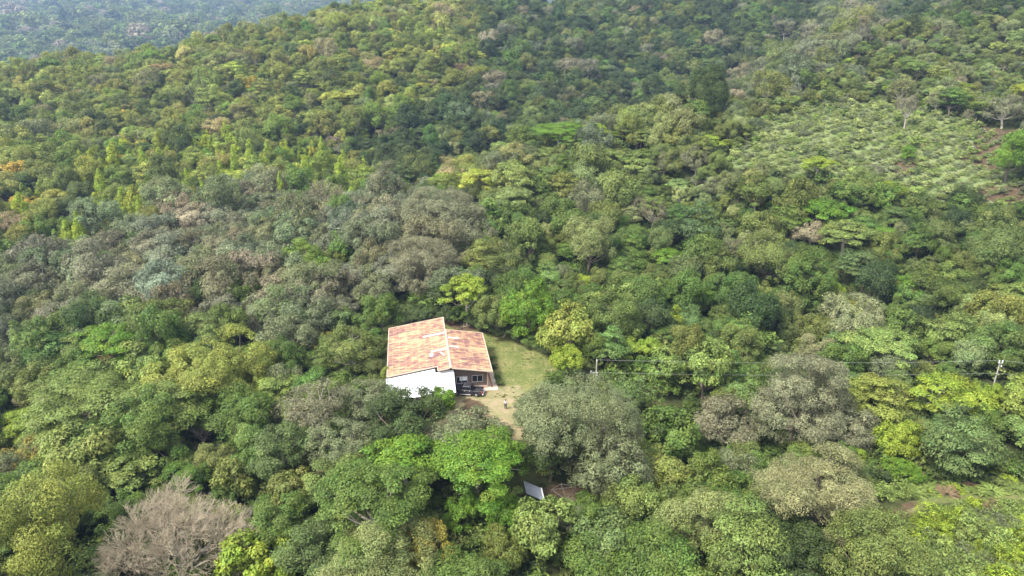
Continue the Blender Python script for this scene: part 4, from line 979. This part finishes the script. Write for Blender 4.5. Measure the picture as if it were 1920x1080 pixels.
# ------------------------------------------------------------------ people
SKIN = simple('skin', (.30, .17, .11), .6, var=.05); HAIR = simple('dark_hair', (.015, .012, .01), .6)
def skin_obj(name, J, E, mat, parent, lv=2):
    me = bpy.data.meshes.new(name); names = list(J); me.from_pydata([J[n][0] for n in names], [(names.index(a), names.index(b)) for a, b in E], []); me.update()
    o = link(bpy.data.objects.new(name, me), parent); me.materials.append(mat)
    o.modifiers.new('skin', 'SKIN'); 
    for i, n in enumerate(names):
        r = J[n][1]; r = (r, r) if not isinstance(r, tuple) else r
        me.skin_vertices[0].data[i].radius = r; me.skin_vertices[0].data[i].use_root = (i == 0)
    s = o.modifiers.new('sub', 'SUBSURF'); s.levels = s.render_levels = lv
    return o
def person(loc, rz, label, shirt, trousers, arm_up=False):
    r = tag(empty('person', loc, rz), label, 'person')
    hip, step = .10, .13
    J = {'pelvis': ((0, 0, .93), .12), 'waist': ((0, 0, 1.08), .11), 'chest': ((0, .0, 1.30), .13), 'neck': ((0, 0, 1.47), .055), 'head0': ((0, -.01, 1.56), .075), 'head1': ((0, -.02, 1.66), .095), 'head2': ((0, -.01, 1.73), .07)}
    E = [('pelvis', 'waist'), ('waist', 'chest'), ('chest', 'neck'), ('neck', 'head0'), ('head0', 'head1'), ('head1', 'head2')]
    for s, k in ((-1, 'l'), (1, 'r')):
        f = s * step * .6
        J[k + 'hip'] = ((s * hip, 0, .88), .09); J[k + 'knee'] = ((s * (hip + .01), -.03 - f * .5, .49), .06); J[k + 'ankle'] = ((s * (hip + .01), -f * .9, .09), .042); J[k + 'toe'] = ((s * (hip + .03), -.16 - f * .9, .035), .035)
        J[k + 'sh'] = ((s * .18, 0, 1.40), .062); J[k + 'el'] = ((s * .25, .02, 1.12), .045); hz = .90
        wx = np.array((s * .24, -.10, hz)) if not (arm_up and s > 0) else np.array((.22, -.26, 1.18)); J[k + 'wr'] = (tuple(wx), .028); d = unit(wx - np.array(J[k + 'el'][0])); J[k + 'palm'] = (tuple(wx + d * .08), .032)
        E += [('pelvis', k + 'hip'), (k + 'hip', k + 'knee'), (k + 'knee', k + 'ankle'), (k + 'ankle', k + 'toe'), ('chest', k + 'sh'), (k + 'sh', k + 'el'), (k + 'el', k + 'wr'), (k + 'wr', k + 'palm')]
        for q in range(5):
            off = np.array((0, (q - 2) * .017, 0)); Lq = (.05, .075, .085, .078, .06)[q]; a_ = tuple(wx + d * .10 + off * 1.2); b_ = tuple(wx + d * (.10 + Lq) + off * 1.5 + np.array((-s * .02, 0, 0)))
            J[f'{k}f{q}a'] = (a_, .009); J[f'{k}f{q}b'] = (b_, .008); E += [(k + 'palm', f'{k}f{q}a'), (f'{k}f{q}a', f'{k}f{q}b')]
    skin_obj('body', J, E, SKIN, r)
    g = lambda n, m: (J[n][0], J[n][1] + m)
    JS = {'chest': g('chest', .025), 'waist': g('waist', .025), 'pelvis': g('pelvis', .02), 'nb': ((0, 0, 1.43), .075)}
    ES = [('chest', 'waist'), ('waist', 'pelvis'), ('chest', 'nb')]
    JT = {'pelvis': g('pelvis', .024)}; ET = []
    for k in 'lr':
        JS[k + 'sh'] = g(k + 'sh', .02); JS[k + 'el'] = g(k + 'el', .02); ES += [('chest', k + 'sh'), (k + 'sh', k + 'el')]
        JT[k + 'hip'] = g(k + 'hip', .02); JT[k + 'knee'] = g(k + 'knee', .022); JT[k + 'ankle'] = g(k + 'ankle', .025); ET += [('pelvis', k + 'hip'), (k + 'hip', k + 'knee'), (k + 'knee', k + 'ankle')]
    skin_obj('shirt', JS, ES, shirt, r); skin_obj('trousers', JT, ET, trousers, r)
    bm = bmesh.new(); bmesh.ops.create_icosphere(bm, subdivisions=3, radius=.112); bmesh.ops.delete(bm, geom=[v for v in bm.verts if v.co.z < -.01 and v.co.y < .01], context='VERTS')
    bmesh.ops.translate(bm, vec=(0, -.008, 1.69), verts=bm.verts); bm_obj('hair', bm, HAIR, r, True)
    for s in (-1, 1):
        bm = bmesh.new(); bmesh.ops.create_icosphere(bm, subdivisions=1, radius=.014); bmesh.ops.translate(bm, vec=(s * .035, -.108, 1.655), verts=bm.verts); bm_obj('eye', bm, HAIR, r)
    return r
pp = bp(948, 767, 0.0); person((pp[0], pp[1], hgt(pp[0], pp[1])), R_(15), 'person in a pale grey top and dark trousers standing on the dirt track', simple('pale_cloth', (.55, .54, .60), .9), simple('dark_cloth', (.03, .03, .05), .9), True)
pp = ground_pt(1823, 284); person((pp[0], pp[1], hgt(pp[0], pp[1])), R_(-20), 'person in light blue clothes in the cleared field on the right', simple('blue_cloth', (.16, .36, .55), .9), simple('blue_trousers', (.12, .22, .36), .9))

# ------------------------------------------------------------------ utility poles and wires
POLE = simple('pole_wood', (.30, .285, .26), .85, var=.25); CER = simple('insulator', (.55, .55, .56), .25, var=.02); WIRE = simple('wire', (.30, .31, .30), .5, .3, var=.02)
pl_base = bp(1117, 740, -3.2); PLz = -3.2
pL = np.array([pl_base[0], 107.4, hgt(pl_base[0], 107.4)]); 
def pole_at(px, pyt, y, label, arm):
    r = ray(px, pyt); t = y / r[1]; top = np.array([r[0] * t, y, CAM_H + r[2] * t]); g = hgt(top[0], y)
    e = tag(empty('utility_pole', (top[0], y, g)), label, 'utility pole', 'utility poles'); H = top[2] - g
    v, f = tubes([np.r_[0, 0, -1.0, 0, 0, H, .15, .10]], 10); link(bpy.data.objects.new('pole', mesh_from('pole', v, f, [POLE], None, True)), e)
    bm = bmesh.new(); bmesh.ops.create_circle(bm, cap_ends=True, segments=10, radius=.1); bmesh.ops.translate(bm, vec=(0, 0, H), verts=bm.verts); bm_obj('pole_cap', bm, POLE, e)
    def ins(p, name='insulator', r0=.09, h=.34):
        o = empty(name, p); o.parent = e
        v, f = tubes([np.r_[0, 0, 0, 0, 0, h * .3, r0 * .6, r0], np.r_[0, 0, h * .3, 0, 0, h * .35, r0, r0 * .55], np.r_[0, 0, h * .35, 0, 0, h * .7, r0 * .6, r0 * .95], np.r_[0, 0, h * .7, 0, 0, h, r0 * .95, r0 * .4]], 8); me = mesh_from('disc', v, f, [CER], None, True); link(bpy.data.objects.new('disc', me), o)
    for a in arm: ins(*a) if isinstance(a, tuple) else None
    return e, H, g, top
e1, H1, g1, t1 = pole_at(1119, 678, 107.4, 'grey utility pole with white insulators near the lawn, left end of the wires', [((.0, -.0, 0),)])
e2, H2, g2, t2 = pole_at(1875, 680, 107.4, 'grey utility pole with two white insulators near the right edge', [])
for e, H in ((e1, H1), (e2, H2)):
    for ch in list(e.children):
        if ch.type == 'EMPTY':
            for q in list(ch.children): bpy.data.objects.remove(q)
            bpy.data.objects.remove(ch)
    def insul(p, h=.45, r0=.11):
        v, f = tubes([np.r_[0, 0, 0, 0, 0, h * .3, r0 * .6, r0], np.r_[0, 0, h * .3, 0, 0, h * .36, r0, r0 * .6], np.r_[0, 0, h * .36, 0, 0, h * .7, r0 * .6, r0 * .95], np.r_[0, 0, h * .7, 0, 0, h, r0 * .95, r0 * .3]], 9)
        o = link(bpy.data.objects.new('insulator', mesh_from('insulator', v, f, [CER], None, True)), e); o.location = p
    if e is e1:
        insul((0, 0, H)); box('cross_arm', e, simple('arm_metal', (.30, .30, .30), .5), -1.05, .05, -.24, -.12, H - 2.15, H - 1.97); box('fuse_box', e, CER, -.02, .22, -.36, -.12, H - 2.6, H - 1.95, bevel=.02); insul((-.95, -.18, H - 1.97), .3)
    else:
        box('cross_arm', e, POLE, -.42, .42, -.2, -.11, H - .12, H - .02); insul((-.28, -.15, H - .02), .6, .13); insul((.28, -.15, H - .02), .6, .13); insul((.25, -.2, H - .75), .35, .12); box('bracket', e, POLE, -.3, .3, -.2, -.11, H - 2.2, H - 2.12)
def wire(label, a, b, sag, n=28):
    t = np.linspace(0, 1, n + 1); P = a + (b - a) * t[:, None]; P[:, 2] -= sag * 4 * t * (1 - t)
    v, f = tubes([np.r_[P[i], P[i + 1], .018, .018] for i in range(n)], 4); tag(link(bpy.data.objects.new('wire', mesh_from('wire', v, f, [WIRE]))), label, 'wire', 'overhead wires')
off = np.array([0, 0, .35])
wire('upper overhead wire strung between the two utility poles', t1 + off, t2 + np.array([-.28, -.15, .5]), .55)
wire('lower overhead wire strung between the two utility poles', t1 - np.array([0, .18, 2.0]), t2 - np.array([0, .15, 1.95]), .5)
wire('upper overhead wire running off the right edge from the right pole', t2 + np.array([.28, -.15, .5]), t2 + np.array([30, -3, -1.5]), .3)
wire('lower overhead wire running off the right edge from the right pole', t2 - np.array([0, .15, 1.95]), t2 + np.array([30, -3, -3.6]), .3)

# ------------------------------------------------------------------ shed roof, pipe frame, logs, posts
ZINC = simple('zinc_sheet', (.20, .215, .25), .45, .35, var=.2, scale=.8)
gs = hgt(2, 78)
c0, c1, c2 = bp(983, 902, gs + 2.6), bp(1014, 915, gs + 2.5), bp(1019, 937, gs + 2.0)
shed = tag(empty('shed', (c1[0], c1[1], gs)), 'small shed with a grey zinc roof half hidden under trees', 'shed'); sx, sy = c0 - c1, c2 - c1; sx = sx * 1.05
sr = empty('roof', (0, 0, 0)); sr.parent = shed
base = np.array([c1[0], c1[1], gs])
for i in range(4):
    p = [c1 + sx * i / 4, c1 + sx * (i + .985) / 4, c1 + sx * (i + .985) / 4 + sy * 1.1, c1 + sx * i / 4 + sy * 1.1]; prism('roof_sheet', sr, ZINC, [q - base + np.array([0, 0, .008 * (i % 2)]) for q in p], .03)
prism('trim_board', sr, simple('shed_trim', (.6, .6, .62), .6), [c1 - base + np.array([.0, 0, .03]), c1 - base + sy * 1.1 + np.array([0, 0, .03]), c1 - base + sy * 1.1 + np.array([.14, 0, .03]), c1 - base + np.array([.14, 0, .03])], .12)
for f_, g_ in ((.08, .1), (.92, .1), (.08, 1.0), (.92, 1.0)):
    q = c1 + sx * f_ + sy * g_ - base; bar('post', shed, WOOD, (q[0], q[1], -1.2), (q[0], q[1], q[2] - .03), .06)
PIPE = simple('grey_pipe', (.13, .12, .11), .6, .2)
gf = hgt(7, 76)
fr = tag(empty('pipe_frame', (7, 76.5, gf)), 'bare grey pipe frame of a small shelter right of the shed roof', 'frame')
O = np.array([7, 76.5, gf]); A0, A1, A2, A3 = (bp(1034, 918, gf + 2.0) - O, bp(1052, 907, gf + 2.2) - O, bp(1080, 913, gf + 2.0) - O, bp(1062, 937, gf + 1.7) - O)
for p, q in ((A0, A1), (A1, A2), (A0, A2), (A1, A3), (A2, A3), (A0, A3)): bar('rail', fr, PIPE, p, q, .035)
for p in (A0, A1, A2, A3): bar('leg', fr, PIPE, (p[0], p[1], -1.0), p, .035)
LOG = simple('grey_log', (.28, .22, .17), .9, var=.25)
def fallen(px, py, L, r, rz, label, seed, nb=3, name='fallen_branch', mat=LOG):
    p = ground_pt(px, py); z = hgt(p[0], p[1]); rng = np.random.default_rng(seed); segs = limb(rng, (-L / 2, 0, r), (L / 2, 0, r), r, r * .5, .06, 5)
    for i in range(nb): k = segs[1 + i % 4]; q = k[3:6]; segs += limb(rng, q, q + np.array([L * .2, (-1) ** i * L * .22, r + .15]), r * .5, r * .2, .08, 3)
    v, f = tubes(segs, 7); o = link(bpy.data.objects.new(name, mesh_from(name, v, f, [mat], None, True))); o.location = (p[0], p[1], z); o.rotation_euler = (0, 0, rz); tag(o, label, 'branch', 'fallen wood in the clearing')
fallen(1010, 692, 6.5, .09, -.45, 'thin dark branch lying on the grass lawn', 1, 4, mat=simple('dark_branch', (.06, .045, .035), .9))
fallen(873, 612, 3.2, .22, .9, 'grey log lying on bare earth behind the house', 2, 2); fallen(877, 604, 3.0, .14, -.5, 'thinner pale log above the thick one behind the house', 3, 2)
fallen(1030, 697, 1.2, .14, .4, 'short brown log at the right edge of the lawn', 6, 1)
fallen(955, 734, 3.5, .07, .35, 'pale dry branch where the lawn meets the dirt track', 7, 4, mat=PALE_BARK)
for i, (a, b) in enumerate(((1755, 222), (1781, 229), (1807, 233), (1828, 231))):
    p = ground_pt(a, b); g = hgt(p[0], p[1]); v, f = tubes([np.r_[0, 0, -.4, 0, 0, 1.7, .11, .09], np.r_[0, 0, 1.7, 0, 0, 1.74, .09, .01]], 7); o = link(bpy.data.objects.new('fence_post', mesh_from('fence_post', v, f, [PALE_BARK]))); o.location = (p[0], p[1], g); o.rotation_euler = (rs.normal(0, .05), rs.normal(0, .05), 0)
    tag(o, f"pale wooden post on the upper edge of the cleared field, {['first', 'second', 'third', 'fourth'][i]} from the left", 'post', 'posts above the cleared field')
# tufts of long grass on the lawn edge and track
TUFT = []
for i in range(3):
    rng = np.random.default_rng(60 + i); n = 60; d = unit(rng.normal(size=(n, 3)) + np.array([0, 0, 1.6])); pos = d * .22 + np.c_[rng.normal(0, .12, (n, 2)), np.zeros(n)]
    TUFT.append(leaves_mesh('tuft', pos, unit(np.cross(d, rng.normal(size=(n, 3)))), d, np.full(n, .42), np.full(n, .05), (1 + rng.normal(0, .2, n)).clip(.5, 1.6), np.full(n, .45)))
L_ = np.array(LAWN + TRACK); n = 5200; q = np.c_[rs.uniform(L_[:, 0].min(), L_[:, 0].max(), n), rs.uniform(L_[:, 1].min(), L_[:, 1].max(), n)]
sl, stt, sh_ = sdist(q[:, 0], q[:, 1], LAWN), sdist(q[:, 0], q[:, 1], TRACK), sdist(q[:, 0], q[:, 1], HOUSE_R); den = wob(q[:, 0], q[:, 1], 2.2, 3)
k = ((sl < .6) | ((stt < .8) & (stt > -1.4))) & (sh_ > -.6) & (rs.random(n) < np.where(sl < -1.2, .05, .5) + .15 * den)
q = q[k]; n = len(q); s = rs.lognormal(0, .3, n) * .55
instancer('grass', 'tufts of yellowish grass on the lawn and beside the dirt track', np.c_[q, height(q[:, 0], q[:, 1])], np.c_[s, s, s * .7], np.c_[np.zeros((n, 2)), rs.uniform(0, 6.28, n)], rs.integers(0, 3, n), [np.array((.20, .21, .07)) * rs.lognormal(0, .2) for _ in range(n)], TUFT, 'grass')

# ------------------------------------------------------------------ haze
hz = bmesh.new(); bm_box(hz, -4900, 3100, -290, 7900, -900, 600)
HZ = bpy.data.materials.new('haze'); HZ.use_nodes = True; nt = HZ.node_tree; nt.nodes.clear()
vo = nt.nodes.new('ShaderNodeVolumePrincipled'); vo.inputs['Color'].default_value = (.42, .61, 1.0, 1); vo.inputs['Density'].default_value = .00016; vo.inputs['Anisotropy'].default_value = .2
out = nt.nodes.new('ShaderNodeOutputMaterial'); nt.links.new(vo.outputs[0], out.inputs['Volume'])
ho = bm_obj('haze', hz, HZ); tag(ho, 'pale blue haze in the air', 'haze', kind='stuff')
